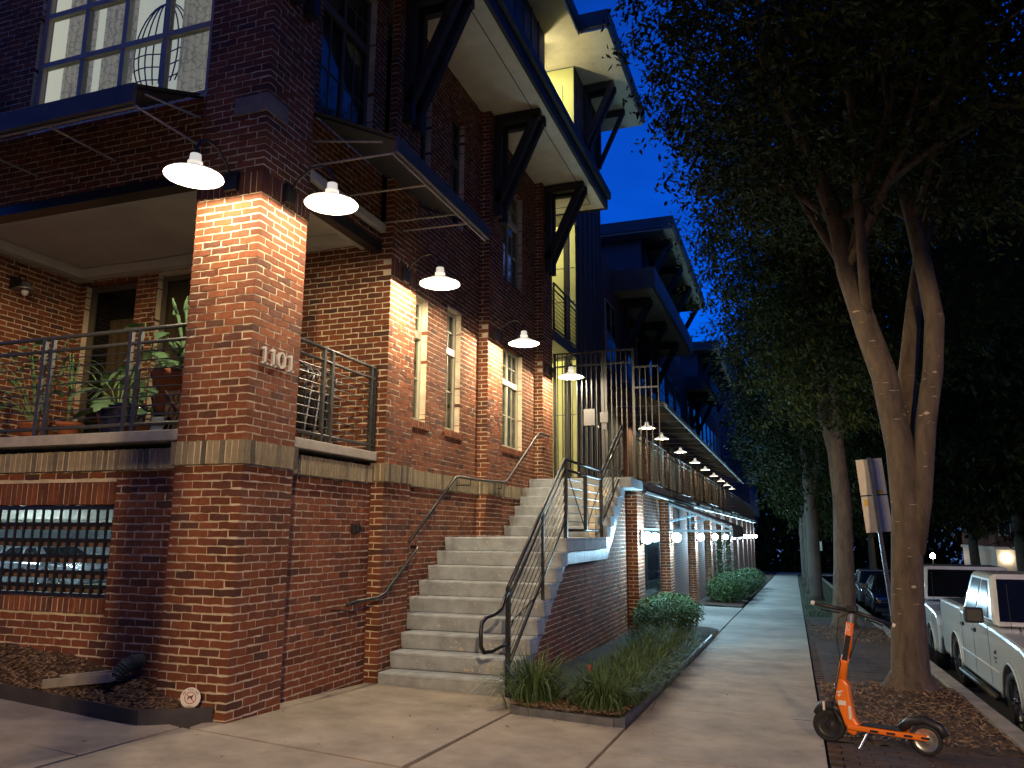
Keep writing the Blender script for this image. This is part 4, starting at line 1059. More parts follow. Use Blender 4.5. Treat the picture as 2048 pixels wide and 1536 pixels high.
# ---------------------------------------------------------------- plants
def blades(b, c, n, ln, spread, rnd, wid=.006):
    cx, cy, cz = c
    for _ in range(n):
        a = rnd.uniform(0,2*math.pi); r0 = abs(rnd.gauss(0,spread*.25)); L = ln*rnd.uniform(.6,1.15); lean = rnd.uniform(.35,1.35)
        d = Vector((math.cos(a),math.sin(a),0)); p = Vector((cx,cy,cz))+d*r0; sd = Vector((-d.y,d.x,0))*wid*rnd.uniform(.7,1.3)
        pts = []
        for k in range(6):
            t = k/5; pts.append(p + d*(L*lean*(t**1.4)*.62) + Vector((0,0,L*(t-.60*lean*t*t*t))))
        vs = []
        for k, q in enumerate(pts):
            w_ = sd*(1-.85*(k/5)**2); vs += [q-w_, q+w_]
        b.add(vs, [(2*k,2*k+1,2*k+3,2*k+2) for k in range(5)])
rg = random.Random(11)
def liriope(label, x, y, n=210, ln=.46, sp=.42):
    t = thing('liriope_clump', label, 'plant', 'liriope clumps in the planting bed', (x,y,gz(x,y)+.01))
    b = MB(); blades(b, (0,0,0), n, ln, sp, rg); o = b.build('blades', M['blade'], t, fix=False); return t
liriope('arching liriope clump at the foot of the stair railing post', 1.90, 2.10, 520, .62, .55)
spots = [(2.58,2.0),(2.42,2.30),(2.66,2.55),(2.40,2.95),(2.66,3.20),(2.42,3.65),(2.68,3.95),(2.40,4.4),(2.66,4.8),(2.36,5.2),(2.66,5.65),(2.34,6.0),(2.64,6.5),(2.30,6.8),(2.62,7.4),(2.25,7.6),(2.0,7.0)]
for i, (x, y) in enumerate(spots):
    liriope('liriope clump in the dense row along the metal edging' if i else 'liriope clump at the sidewalk corner of the bed', x, y, 470 if i < 12 else 330, .50)
def leaf_cloud(b, c, rad, n, size, rnd, shell=.6, flat=1.0, droop=0):
    for _ in range(n):
        while True:
            v = Vector((rnd.uniform(-1,1),rnd.uniform(-1,1),rnd.uniform(-1,1)))
            if v.length <= 1 and v.length > shell*rnd.random()**.5*.9: break
        p = Vector((c[0]+v.x*rad[0], c[1]+v.y*rad[1], c[2]+v.z*rad[2]))
        leaf(b, p, size*rnd.uniform(.7,1.3), rnd, droop)
def leaf(b, p, s, rnd, droop=0):
    a = rnd.uniform(0,6.28); el = rnd.uniform(-.9,.5)-droop
    d = Vector((math.cos(a)*math.cos(el), math.sin(a)*math.cos(el), math.sin(el)))
    sd = d.cross(Vector((rnd.uniform(-.6,.6),rnd.uniform(-.6,.6),1))).normalized()
    nrm = d.cross(sd)
    b.add([p, p+d*s*.45+sd*s*.20+nrm*s*.05, p+d*s, p+d*s*.45-sd*s*.20+nrm*s*.05], [(0,1,2,3)])
def shrub(label, c, rad, n, size, group='rounded shrubs beside the sidewalk', nm='shrub', low=None):
    t = thing(nm, label, 'shrub', group, (c[0],c[1],low if low is not None else gz(c[0],c[1])))
    z = t.location.z
    b = MB()
    for i in range(5):
        a = i*1.26; b.tube([(0,0,-.05),(rad[0]*.4*math.cos(a),rad[1]*.4*math.sin(a),rad[2]*.9)], [.02,.006], 5)
    b.build('stems', M['barkdark'], t)
    b = MB(); leaf_cloud(b, (0,0,c[2]-z), rad, n, size, rg, .75)
    b.build('foliage', M['shrub'], t, fix=False)
    return t
sb = shrub('loose leafy shrub between the display case and the entrance path', (2.1,9.3,.02), (.60,1.15,.36), 4200, .075)
b = MB()
for (dx,dy,dz,r_) in ((-.2,-.7,.30,.32),(.15,.1,.42,.36),(-.1,.8,.36,.34),(.3,.7,.3,.28),(.25,-.5,.34,.27)): leaf_cloud(b, (dx,dy,dz+.1), (r_,r_*1.2,r_*.7), 520, .07, rg, .5)
b.build('new_growth', M['shrub'], sb, fix=False)
for i, (x, y, r_) in enumerate(((2.25,20.4,.62),(2.3,23.0,.68),(2.3,25.8,.7),(2.3,28.8,.7),(2.35,32.2,.75))):
    shrub('clipped round shrub in the hedge row past the entrance, %s from the path' % words[i], (x,y,gz(x,y)+.42), (r_,1.15,.50), 3600, .09, 'round shrubs past the entrance')
shrub('small upright shrub against the wall behind the hedge row', (1.75,26.5,.5), (.4,.5,1.2), 1500, .10, None, 'upright_shrub')
# red ornament among the liriope
t = thing('red_ornament', 'small red ornament standing among the liriope', 'ornament', None, (2.30,2.62,gz(2.3,2.62)+.05))
b = MB(); b.tube([(0,0,0),(0,0,.21)], .006, 6); b.build('stem', M['bronze'], t)
b = MB(); b.lathe([(0,.20),(.018,.21),(.024,.24),(.014,.26),(.02,.28),(.012,.30),(0,.305)], (0,0,0), 12); b.build('bloom', M['red'], t, smooth=True)
# splash block and drain pipe, yard sign
sx, sy = -1.28, -.14
t = thing('splash_block', 'concrete splash block lying on the mulch below the drain pipe', 'splash block', None, (sx,sy,front_bed(sx,sy)+.01), R(16))
b = MB()
prof = [(-.11,0),(.11,0),(.11,.075),(.085,.075),(.08,.03),(-.08,.03),(-.085,.075),(-.11,.075)]
n = len(prof); vs = []
for x_, zz_ in ((-.34,-.03),(.24,.03)):
    vs += [(x_,u,v+zz_) for u,v in prof]
b.add(vs, [tuple(range(n-1,-1,-1)),tuple(range(n,2*n))]+[(i,(i+1)%n,n+(i+1)%n,n+i) for i in range(n)])
b.build('trough', M['kerb'], t, bevel=.006)
t = thing('drain_pipe', 'black corrugated drain pipe bending out of the brick wall', 'pipe', None, (-1.03,.0,front_bed(-1.03,0)))
b = MB(); pts = [(.02,.14,.16),(.0,.07,.165),(-.02,.0,.14),(-.04,-.05,.09),(-.05,-.07,.03)]
fine = []; 
for i in range(len(pts)-1):
    for k in range(6): fine.append(Vector(pts[i]).lerp(Vector(pts[i+1]), k/6))
b.tube(fine, [.058+(.007 if i % 2 else -.004) for i in range(len(fine))], 14); b.build('corrugated_tube', M['corrug'], t)
t = thing('yard_sign', 'small round white no dog sign stuck in the mulch at the pier', 'sign', None, (-.235,-.135,front_bed(-.235,-.135)), R(24))
def disc(mb, r, y, n=28, c=(0,0), r0=0):
    if r0 == 0:
        mb.add([(c[0]+r*math.cos(2*math.pi*i/n), y, c[1]+r*math.sin(2*math.pi*i/n)) for i in range(n)], [tuple(range(n))])
    else:
        vs = []
        for i in range(n):
            a = 2*math.pi*i/n; vs += [(c[0]+r*math.cos(a),y,c[1]+r*math.sin(a)),(c[0]+r0*math.cos(a),y,c[1]+r0*math.sin(a))]
        mb.add(vs, [(2*i,2*((i+1)%n),2*((i+1)%n)+1,2*i+1) for i in range(n)])
ZC = .115
b = MB(); b.lathe([(0,-.003),(.078,-.003),(.078,.003),(0,.003)], (0,0,ZC), 28, (0,-1,0)); b.build('plate', M['signwhite'], t)
b = MB(); b.hexa([(-.016,-.003,-.02),(.016,-.003,-.02),(.016,.003,-.02),(-.016,.003,-.02),(-.03,-.003,.055),(.03,-.003,.055),(.03,.003,.055),(-.03,.003,.055)]); b.hexa([(-.008,-.002,-.10),(.008,-.002,-.10),(.008,.002,-.10),(-.008,.002,-.10),(-.014,-.002,-.02),(.014,-.002,-.02),(.014,.002,-.02),(-.014,.002,-.02)]); b.build('stake', M['yellowstake'], t)
b = MB(); disc(b, .046, -.0045, r0=.040, c=(0,ZC)); b.tube([(-.029,-.005,ZC+.029),(.029,-.005,ZC-.029)], .0028, 5); b.build('red_ring', M['redmark'], t, fix=False)
b = MB(); b.prism([(-.022,ZC-.014),(-.016,ZC-.016),(-.012,ZC+.0),(.006,ZC+.0),(.010,ZC-.016),(.016,ZC-.014),(.014,ZC+.006),(.022,ZC+.012),(.024,ZC+.020),(.014,ZC+.022),(.010,ZC+.014),(-.012,ZC+.014),(-.020,ZC+.008)], -.0046, -.0042, 'y'); b.build('dog_mark', M['blackmark'], t)
def text_obj(txt, size, loc, rot, mt, parent, name='lettering', spacing=1.0, ext=.0006):
    cu = bpy.data.curves.new(name, 'FONT'); cu.body = txt; cu.size = size; cu.align_x = 'CENTER'; cu.align_y = 'CENTER'; cu.extrude = ext
    o = bpy.data.objects.new(name, cu); COL.objects.link(o)
    bpy.context.view_layer.update(); me = bpy.data.meshes.new_from_object(o.evaluated_get(bpy.context.evaluated_depsgraph_get()))
    bpy.data.objects.remove(o); me.materials.clear(); me.materials.append(mt)
    o = bpy.data.objects.new(name, me); COL.objects.link(o); o.location = loc; o.rotation_euler = rot
    if parent: o.parent = parent
    return o
for i, ch in enumerate('NO PEEING'):
    if ch == ' ': continue
    a = R(150-15*i); text_obj(ch, .022, (.061*math.cos(a),-.0045,ZC+.061*math.sin(a)), (R(90),0,0), M['blackmark'], t).rotation_euler = (R(90), -(a-R(90)), 0)
# ---------------------------------------------------------------- balcony contents
def pot(name, label, x, y, r0, r1, h, mt, z=2.34, rim=True, cat='pot', group=None):
    t = thing(name, label, cat, group, (x,y,z))
    prof = [(0,0),(r0,0),(r1*.96,h*.82)]+([(r1*1.04,h*.82),(r1*1.06,h),(r1*.92,h),(r1*.88,h*.86)] if rim else [(r1,h),(r1*.9,h),(r1*.86,h*.9)])+[(0,h*.86)]
    b = MB(); b.lathe(prof, (0,0,0), 24); b.build('bowl', M[mt], t, smooth=True)
    return t
def big_leaf(b, base, tip, wd, lobes=0, rnd=rg):
    base = Vector(base); tip = Vector(tip); d = tip-base; L = d.length; d.normalize()
    sd = d.cross(Vector((0,0,1))).normalized(); up_ = sd.cross(d)
    n = 10; vs = [base]; 
    for i in range(1, n):
        t = i/n; w_ = wd*math.sin(math.pi*t**.8)*(1 if not lobes else (1.0 if i % 2 else .55))
        c = base+d*L*t+up_*(.18*L*math.sin(math.pi*t))
        vs += [c-sd*w_-up_*w_*.2, c+up_*.0, c+sd*w_-up_*w_*.2]
    vs.append(tip)
    fs = [(0,1,2),(0,2,3)]
    for i in range(n-2):
        p = 1+3*i; fs += [(p,p+3,p+4,p+1),(p+1,p+4,p+5,p+2)]
    p = 1+3*(n-2); e = len(vs)-1; fs += [(p,e,p+1),(p+1,e,p+2)]
    b.add(vs, fs)
def plant(name, label, x, y, z, leaves, stems=True, loc_cat='plant'):
    t = thing(name, label, loc_cat, None, (x,y,z))
    for (tx,ty,tz,L,wd,lob,az) in leaves:
        if stems:
            b = MB(); b.tube([(0,0,0),(tx*.5,ty*.5,tz*.7),(tx,ty,tz)], .006, 5); b.build('stem', M['plant'], t)
        b = MB(); big_leaf(b, (tx,ty,tz), (tx+L*math.cos(az)*.85, ty+L*math.sin(az)*.85, tz-L*.45), wd, lob); b.build('leaf', M['plant'], t, smooth=True, fix=False)
    return t
pot('planter', 'glossy cobalt blue planter on the balcony', -1.95, .55, .16, .24, .34, 'cobalt', rim=False)
plant('monstera', 'big leaved monstera growing in the blue balcony planter', -1.95, .5, 2.62,
      [(.05,-.1,.12,.32,.13,1,-1.4),(.3,.0,.15,.28,.11,1,-.9),(-.12,-.08,.30,.30,.11,1,-2.2),(.26,.1,.62,.34,.13,1,-.4),(.02,.12,.5,.30,.11,0,2.6),(.45,-.12,-.02,.26,.12,0,-1.2),(-.3,.0,.02,.25,.1,0,-2.6),(-.2,.15,.45,.3,.1,1,3.0),(.36,.15,.75,.28,.1,0,.3),(-.05,-.2,.2,.3,.14,1,-1.8),(.15,-.22,.05,.3,.14,1,-1.3),(.5,.05,.5,.3,.12,1,-.6),(-.35,-.1,.3,.3,.12,0,-2.0),(.6,-.1,.2,.26,.1,0,-1.0)])
plant('climbing_vine', 'leafy vine trailing along the rail at the left of the balcony', -2.95, .42, 2.5, [(.45*math.sin(i*2.1),-.12+.1*math.cos(i*1.7),.25+.09*(i%8),.15,.05,0,i*1.9) for i in range(22)])
st_ = thing('plant_stand', 'black wire stand holding a terracotta pot behind the railing', 'plant stand', None, (-1.22,.42,2.34))
b = MB()
for i in range(4):
    a = i*math.pi/2+.6; b.tube([(.20*math.cos(a),.20*math.sin(a),0),(.12*math.cos(a),.12*math.sin(a),.18),(.17*math.cos(a),.17*math.sin(a),.36)], .008, 6)
b.build('legs', M['black'], st_)
b = MB(); b.tube([(.14*math.cos(i*.4),.14*math.sin(i*.4),.20) for i in range(17)], .008, 6); b.build('hoop', M['black'], st_)
pot('terracotta_pot', 'tall terracotta pot raised on the wire stand', -1.22, .42, .13, .19, .40, 'terracotta', z=2.56)
plant('trailing_plant', 'bushy small leaved plant in the raised terracotta pot', -1.22, .42, 2.92, [(.1*math.cos(i),.1*math.sin(i),.05+.02*(i%3),.16,.025,0,i*1.0) for i in range(10)])
lt = thing('lattice_planter', 'wooden lattice planter box beside the brick pier', 'planter', None, (-.93,.42,2.34))
b = MB(); b.box(-.2,.2,-.16,.16,0,.40); b.build('box', M['wood'], lt, bevel=.006)
for i in range(7):
    b = MB(); b.tube([(-.2+.4*i/7,-.17,.0),(-.2+.4*((i+2)%8)/7,-.17,.40)], .008, 5); b.build('lattice_strip', M['wood'], lt)
cactus = thing('cactus_plant', 'branching green cactus plant rising above the rail by the pier', 'plant', None, (-.95,.40,2.74))
rc = random.Random(21)
for i in range(17):
    a = rc.uniform(0,6.28); r_ = rc.uniform(.05,.24); h_ = rc.uniform(.18,.85)
    b = MB(); pts = [(0,0,0),(r_*.6*math.cos(a),r_*.6*math.sin(a),h_*.55),(r_*math.cos(a),r_*math.sin(a),h_)]
    b.tube(pts, [.016,.014,.018], 6); b.build('stem', M['plant'], cactus, smooth=True)
    for k in range(3):
        q = Vector(pts[2])+Vector((rc.uniform(-.05,.05),rc.uniform(-.05,.05),0)); b = MB()
        e = q+Vector((rc.uniform(-.09,.09),rc.uniform(-.07,.07),rc.uniform(.06,.16)))
        b.tube([q,q.lerp(e,.5),e], [.010,.019,.006], 6); b.build('pad', M['plant'], cactus, smooth=True)
plant('rubber_plant', 'broad leaved green plant behind the rail between the post pairs', -1.62, .75, 2.4, [(.28*math.cos(i*2.4),.2*math.sin(i*2.4),.25+.075*i,.26,.075,0,i*2.4) for i in range(13)])
plant('palm_plant', 'spreading narrow leaved plant at the back of the balcony', -2.2, .95, 2.4, [(.1*math.cos(i*1.7),.1*math.sin(i*1.7),.5+.05*(i%5),.5,.03,0,i*1.7) for i in range(16)])
for (x, y, r_, h_, lb) in ((-2.45,.40,.12,.17,'small terracotta pot on the floor by the railing post'),(-1.58,.36,.13,.12,'low terracotta bowl between blue planter and wire stand'),(-2.95,.42,.15,.2,'brown terracotta pot half hidden behind the balcony bars')):
    pot('terracotta_pot', lb, x, y, r_*.72, r_, h_, 'terracotta', group='terracotta pots on the balcony floor')
plant('fern', 'wispy fern in the small pot at the left of the balcony', -2.5, .42, 2.5, [(.05*math.cos(i*1.3),.05*math.sin(i*1.3),.55+.06*(i%4),.34,.018,0,i*1.3) for i in range(11)])
b = MB(); b.box(-1.28,-1.02,.26,.52,2.341,2.50); tag(b.build('storage_box', M['pale'], None, bevel=.008), 'pale square box under the wire plant stand', 'box')
b = MB(); b.tube([(-1.60,.5,2.6),(-1.56,.48,3.5)], .006, 6); tag(b.build('garden_cane', M['wood'], None), 'thin bamboo cane standing in the balcony plants', 'cane')
# folded metal chairs on the side balcony
for i, (yy, rz) in enumerate(((1.05,R(8)),(1.22,R(12)),(1.45,R(5)))):
    t = thing('folded_chair', ['folded metal chair nearest the corner pier on the side balcony','folded metal chair in the middle of the leaning balcony chairs','folded metal chair nearest the end post of the side railing'][i], 'chair', 'folded chairs on the balcony', (-.42,yy,2.34), rz)
    for k, off in enumerate((0,.05)):
        b = MB(); lean = .12+.1*k
        b.tube([(-.2,off,0),(-.2+.02,off+lean*.5,.45),(-.17,off+lean,.72),(-.10,off+lean*1.08,.80),(0.02,off+lean*1.1,.82),(.14,off+lean*1.08,.80),(.2,off+lean,.72),(.22,off+lean*.5,.45),(.22,off,0)], .011, 6); b.build('frame', M['steelgrey'] if k else M['black'], t, smooth=True)
    for q in range(4):
        b = MB(); b.tube([(-.17,.06+.03*q,.30+.09*q),(.2,.06+.03*q,.30+.09*q)], .009, 5); b.build('slat', M['black'], t)
    b = MB(); b.box(-.19,.21,.10,.13,.16,.52); b.build('seat', M['black'], t, bevel=.01)
# ---------------------------------------------------------------- scooter
sc_dir = Vector((5.16-4.48, 1.65-1.84, 0)); sL = sc_dir.length; ang = math.atan2(sc_dir.y, sc_dir.x)
s0 = (4.50,1.80)
WB = .70
t = thing('electric_scooter', 'orange electric kick scooter parked beside the tree', 'scooter', None, (s0[0],s0[1],gz(*s0)), ang)
# local: x = forward wheel at 0, rear wheel at WB
def wheel(parent, c, r, wd, name='wheel', tyre='rubber', rim='silver', axis=(0,1,0), spokes=True):
    b = MB(); b.lathe([(r*.74,-wd*.42),(r*.9,-wd*.5),(r*.98,-wd*.36),(r,0),(r*.98,wd*.36),(r*.9,wd*.5),(r*.74,wd*.42),(r*.74,-wd*.42)], c, 32, axis); ty = b.build(name, M[tyre], parent, smooth=True)
    b = MB(); b.lathe([(0,-wd*.30),(r*.2,-wd*.34),(r*.3,-wd*.22),(r*.66,-wd*.26),(r*.74,-wd*.40),(r*.74,wd*.40),(r*.66,wd*.26),(r*.3,wd*.22),(r*.2,wd*.34),(0,wd*.30)], c, 32, axis); b.build('rim', M[rim], ty, smooth=True)
    return ty
wheel(t, (0,0,.125), .125, .07, rim='plastic'); wheel(t, (WB,0,.115), .115, .06, rim='silver')
b = MB(); b.tube([(.10,-.045,.17),(.06,-.05,.25),(.0,-.05,.125)], .014, 6); b.tube([(.10,.045,.17),(.06,.05,.25),(.0,.05,.125)], .014, 6); b.build('fork', M['plastic'], t)
b = MB(); b.tube([(-.09,0,.20),(-.05,0,.27),(.04,0,.275),(.10,0,.23)], .035, 8); b.build('front_fender', M['plastic'], t, smooth=True)
for s_ in (-.045,.045):
    b = MB(); b.box(-.03,-.015,s_-.008,s_+.008,.245,.31) if s_ < 0 else b.box(.055,.07,s_-.008,s_+.008,.225,.28); b.build('reflector', M['signwhite'], t)
# neck and stem: orange, leaning back
b = MB(); prof = [(.09,.27),(.145,.09),(.20,.075),(.24,.155),(.205,.21),(.185,.34),(.175,.46),(.145,.50),(.10,.50),(.06,.37)]
b.prism(prof, -.045, .045, 'y'); b.build('neck', M['orange'], t, bevel=.018)
b = MB(); b.tube([(.115,0,.46),(.145,0,.62),(.17,0,.68)], [.038,.034,.031], 12); b.tube([(.17,0,.68),(.215,0,.94)], .030, 12); b.build('stem', M['orange'], t, smooth=True)
b = MB(); b.bar((.158,-.024,.645),(.20,-.024,.84),.026,.040); b.build('stem_panel', M['plastic'], t, bevel=.004)
b = MB(); b.tube([(.215,0,.93),(.23,0,1.01)], .024, 10); b.build('collar', M['silver'], t)
b = MB(); b.tube([(.235,.0,1.03),(.12,-.07,1.055),(-.02,-.15,1.09)], .016, 8); b.tube([(.235,.0,1.03),(.36,.07,.985),(.50,.14,.93)], .016, 8); b.build('handlebar', M['plastic'], t, smooth=True)
b = MB(); b.tube([(-.02,-.15,1.09),(-.04,-.16,1.095)], .017, 8); b.tube([(.50,.14,.93),(.52,.15,.922)], .017, 8); b.build('grip_end', M['signwhite'], t)
b = MB(); b.tube([(.16,-.08,1.02),(.03,-.16,1.045)], .008, 6); b.tube([(.33,.02,.975),(.45,.07,.925)], .008, 6); b.build('brake_lever', M['plastic'], t)
b = MB(); b.box(.20,.28,-.055,.035,1.03,1.075); b.build('display', M['plastic'], t, bevel=.008)
b = MB(); b.hexa([(.15,-.075,.125),(WB+.02,-.075,.115),(WB+.02,.075,.115),(.15,.075,.125),(.15,-.075,.165),(WB+.02,-.07,.155),(WB+.02,.07,.155),(.15,.075,.165)]); b.build('deck', M['orange'], t, bevel=.012)
b = MB(); b.box(.25,WB-.16,-.062,.062,.166,.17); b.build('deck_mat', M['rubber'], t)
b = MB(); b.tube([(WB-.17,0,.17),(WB-.10,0,.235),(WB,0,.255),(WB+.10,0,.215),(WB+.13,0,.15)], .035, 8); b.build('rear_fender', M['plastic'], t, smooth=True)
b = MB(); b.tube([(.30,-.06,.12),(.25,-.15,.012)], .008, 6); b.build('kickstand', M['silver'], t)
for i in range(4):
    b = MB(); b.box(.32+.12*i,.38+.12*i,-.0785,-.0755,.132,.148); b.build('deck_marking', M['plastic'], t)
b = MB(); b.prism([(.075,.40),(.14,.415),(.10,.385)], -.0465, -.0455, 'y'); b.prism([(.085,.375),(.12,.385),(.10,.36)], -.0465, -.0455, 'y'); b.build('emblem', M['signwhite'], t)
b = MB(); vs = []
for i in range(20):
    a = 2*math.pi*i/20
    for q in (1,.62): vs.append((.208+.013*q*math.cos(a)*.9+.004*math.sin(a), -.0315, .905+.026*q*math.sin(a)))
b.add(vs, [(2*i,2*((i+1)%20),2*((i+1)%20)+1,2*i+1) for i in range(20)]); b.build('badge', M['signwhite'], t, fix=False)
b = MB(); b.tube([(.25,-.03,1.03),(.15,-.10,.98),(.12,-.07,.82),(.13,-.045,.62),(.09,-.05,.45),(.05,-.055,.28)], .0045, 5); b.tube([(.28,.02,1.02),(.33,.01,.93),(.25,-.02,.80),(.20,-.034,.66)], .0045, 5); b.build('brake_cable', M['rubber'], t, smooth=True)
b = MB(); b.box(.09,.15,-.0462,-.0455,.30,.335); b.box(.165,.185,-.0462,-.0455,.20,.30); b.build('decal', M['signwhite'], t)
b = MB(); b.lathe([(0,-.02),(.022,-.02),(.026,0),(.02,.012),(0,.014)], (.065,0,.43), 12, (-1,0,.3)); b.build('headlamp', M['chrome'], t, smooth=True)
b = MB(); b.box(WB+.10,WB+.115,-.02,.02,.17,.20); b.build('tail_light', M['redmark'], t)
# ---------------------------------------------------------------- sign post
pb = Vector((5.47,5.55,gz(5.47,5.5)-.1)); ptp = Vector((5.28,5.55,2.42))
t = thing('sign_post', 'leaning perforated post with two blank sign backs behind the tree', 'sign')
b = MB(); b.bar(pb, ptp, .05, .045); b.build('post', M['steelgrey'], t)
hb = MB(); dv = (ptp-pb).normalized()
for i in range(80):
    q = pb+dv*(.25+.032*i); hb.box(q.x-.006,q.x+.006,q.y-.026,q.y-.0245,q.z-.007,q.z+.007)
o = hb.build('perforation', M['blackmark'], t); o['kind'] = 'stuff'
right = Vector((dv.z,0,-dv.x))
def plate(zc, h, w_, nm):
    c = pb+dv*((zc-pb.z)/dv.z); b = MB(); n = []
    for (u, v) in ((-1,-1),(1,-1),(1,1),(-1,1)): n.append(c+right*(u*w_/2)+dv*(v*h/2)+Vector((0,.03,0)))
    b.hexa([n[0],n[1],n[2],n[3]]+[q+Vector((0,.004,0)) for q in n]); o = b.build('sign_plate', M['signback'], t, bevel=.001); return c
c1 = plate(2.18,.455,.31,'a'); c2 = plate(1.71,.455,.31,'b')
b = MB(); q = c1+right*.06-dv*.20+Vector((0,.027,0)); b.box(q.x-.03,q.x+.045,q.y-.001,q.y+.001,q.z-.02,q.z+.025); b.build('sticker', M['sticker'], t)
b = MB(); q = c2-right*.105+dv*.15+Vector((0,.027,0)); b.box(q.x-.02,q.x+.02,q.y-.001,q.y+.001,q.z-.045,q.z+.04); b.build('sticker', M['sticker'], t)
t = thing('parking_sign', 'small white sign on a thin post far along the verge', 'sign', None, (5.62,41,gz(5.6,41)))
b = MB(); b.box(-.02,.02,-.02,.02,-.1,2.2); b.build('post', M['steelgrey'], t)
b = MB(); b.box(-.15,.15,-.028,-.022,1.75,2.25); b.build('sign_plate', M['signwhite'], t)
# ---------------------------------------------------------------- vehicles
def arch(xc, zc, r, n=9): return [(xc+r*math.cos(math.pi*i/n), zc+r*math.sin(math.pi*i/n)) for i in range(n+1)]
def vehicle(name, label, cat, loc, prof_top, length, width, axles, wr, cab, paint, group, wins, bed=None, hood=1.0, sill=.40, detail=True, rz=math.pi/2):
    t = thing(name, label, cat, group, loc, rz)
    W_ = width
    poly = list(prof_top)+[(length-.06,sill+.12),(length-.16,sill)]
    for xa in sorted(axles, reverse=True):
        poly += arch(xa, wr, wr*1.17)
    poly += [(.14,sill),(.05,sill+.10)]
    b = MB(); b.prism(poly, 0, -W_, 'y'); body = b.build('body', M[paint], t, bevel=.045)
    x0,x1,x2,x3,zb,zr_,ti = cab      # base front, base rear, top rear, top front, belt z, roof z, side tuck
    b = MB(); b.hexa([(x0,-.03,zb-.03),(x1,-.03,zb-.03),(x1,-W_+.03,zb-.03),(x0,-W_+.03,zb-.03),(x3,-ti,zr_),(x2,-ti,zr_),(x2,-W_+ti,zr_),(x3,-W_+ti,zr_)])
    b.build('cab', M[paint], t, bevel=.07)
    def side(x, v, far=False):
        q = v; yy = -.03+(-ti+.03)*q
        zz_ = zb-.03+(zr_-zb+.03)*q
        return (x, (yy+.008) if not far else (-W_-yy-.008), zz_)
    for far in (False,True):
        for (a0,a1,b1,b0) in wins:
            b = MB(); lo, hi = .12, .86
            b.quad(side(a0,lo,far), side(a1,lo,far), side(b1,hi,far), side(b0,hi,far)); b.build('side_window', M['darkglass'], t)
    def front(v, s, xa, xb):
        xx = xa+(xb-xa)*v; yy = -.03+(-ti+.03)*v
        return (xx-.012, yy-.07 if s else -W_-yy+.07, zb-.03+(zr_-zb+.03)*v)
    b = MB(); b.quad(front(.10,1,x0,x3),front(.10,0,x0,x3),front(.90,0,x0,x3),front(.90,1,x0,x3)); b.build('windshield', M['darkglass'], t)
    b = MB(); f_ = lambda v,s: (front(v,s,x1,x2)[0]+.024, *front(v,s,x1,x2)[1:]); b.quad(f_(.2,1),f_(.2,0),f_(.85,0),f_(.85,1)); b.build('rear_window', M['darkglass'], t)
    for xa in axles:
        for yy in (-.135,-W_+.135):
            wh = wheel(t, (xa,yy,wr), wr, .25, rim='chrome' if detail else 'silver')
            b = MB()
            for k in range(5):
                a = 2*math.pi*k/5; s_ = .128 if yy > -1 else -.128
                b.bar((xa+.08*math.cos(a),yy+s_*.86,wr+.08*math.sin(a)),(xa+wr*.66*math.cos(a),yy+s_*.86,wr+wr*.66*math.sin(a)),.05,.05)
            b.build('spokes', M['chrome'], wh)
    for s_ in (0,1):
        y0 = -.10 if not s_ else -W_+.10; y1 = -.42 if not s_ else -W_+.42
        b = MB(); b.hexa([(.01,y0,hood-.30),(.01,y1,hood-.30),(.18,y1,hood-.30),(.18,y0+.07,hood-.30),(.05,y0,hood-.06),(.05,y1,hood-.06),(.22,y1,hood-.06),(.22,y0+.07,hood-.06)]); b.build('headlight', M['chrome'], t, bevel=.01)
        b = MB(); b.hexa([(-.005,y0-.02,hood-.22),(-.005,y0-.12,hood-.22),(.02,y0-.12,hood-.22),(.02,y0-.02,hood-.22),(.0,y0-.02,hood-.12),(.0,y0-.12,hood-.12),(.03,y0-.12,hood-.12),(.03,y0-.02,hood-.12)]); b.build('turn_signal', M['amber'], t)
    b = MB(); b.box(-.01,.06,-W_+.45,-.45,hood-.36,hood-.06); b.build('grille', M['blackmark'], t)
    b = MB(); b.box(-.09,.12,-W_+.04,-.04,sill+.04,hood-.38); b.build('front_bumper', M['plastic'], t, bevel=.03)
    b = MB(); b.box(length-.08,length+.08,-W_+.05,-.05,sill+.05,sill+.25); b.build('rear_bumper', M['chrome'] if bed else M['plastic'], t, bevel=.02)
    if bed:
        b = MB(); b.box(bed[0],bed[1],-W_+.10,-.10,bed[2]-.02,bed[2]+.006); b.build('bed_shade_plate', M['rubber'], t)  # flat black plate imitates the shaded inside of the open bed
        b = MB(); b.tube([(axles[0]+.62,.05,sill-.02),(axles[1]-.62,.05,sill-.02)], .045, 8); b.build('side_step', M['bronze'], t, smooth=True)
    for xx in ((x0+1.18,x0+2.05) if bed else (x0+1.1,x0+1.95)):
        b = MB(); b.box(xx-.10,xx+.08,-.012,.03,zb-.22,zb-.16); b.build('door_handle', M['plastic'], t, bevel=.008)
    for far in (0,1):
        y0, y1 = (.02,.26) if not far else (-W_-.26,-W_-.02)
        b = MB(); b.box(x0+.32,x0+.46,y0,y1,zb-.02,zb+.19); b.build('side_mirror', M['plastic'], t, bevel=.03)
    b = MB(); b.bar((x0-.02,-W_*.30,zb+.0),(x0+.18,-W_*.52,zb+.10),.02,.015); b.bar((x0-.02,-W_*.62,zb+.0),(x0+.18,-W_*.84,zb+.10),.02,.015); b.build('wiper', M['rubber'], t)
    b = MB(); b.box(x0-.20,x0-.12,-.30,-.296,zb-.06,zb+.0); b.tube([(x0-.15,-.20,zb-.05),(x0-.10,-.20,zb+.55)], .004, 5); b.build('antenna', M['rubber'], t)
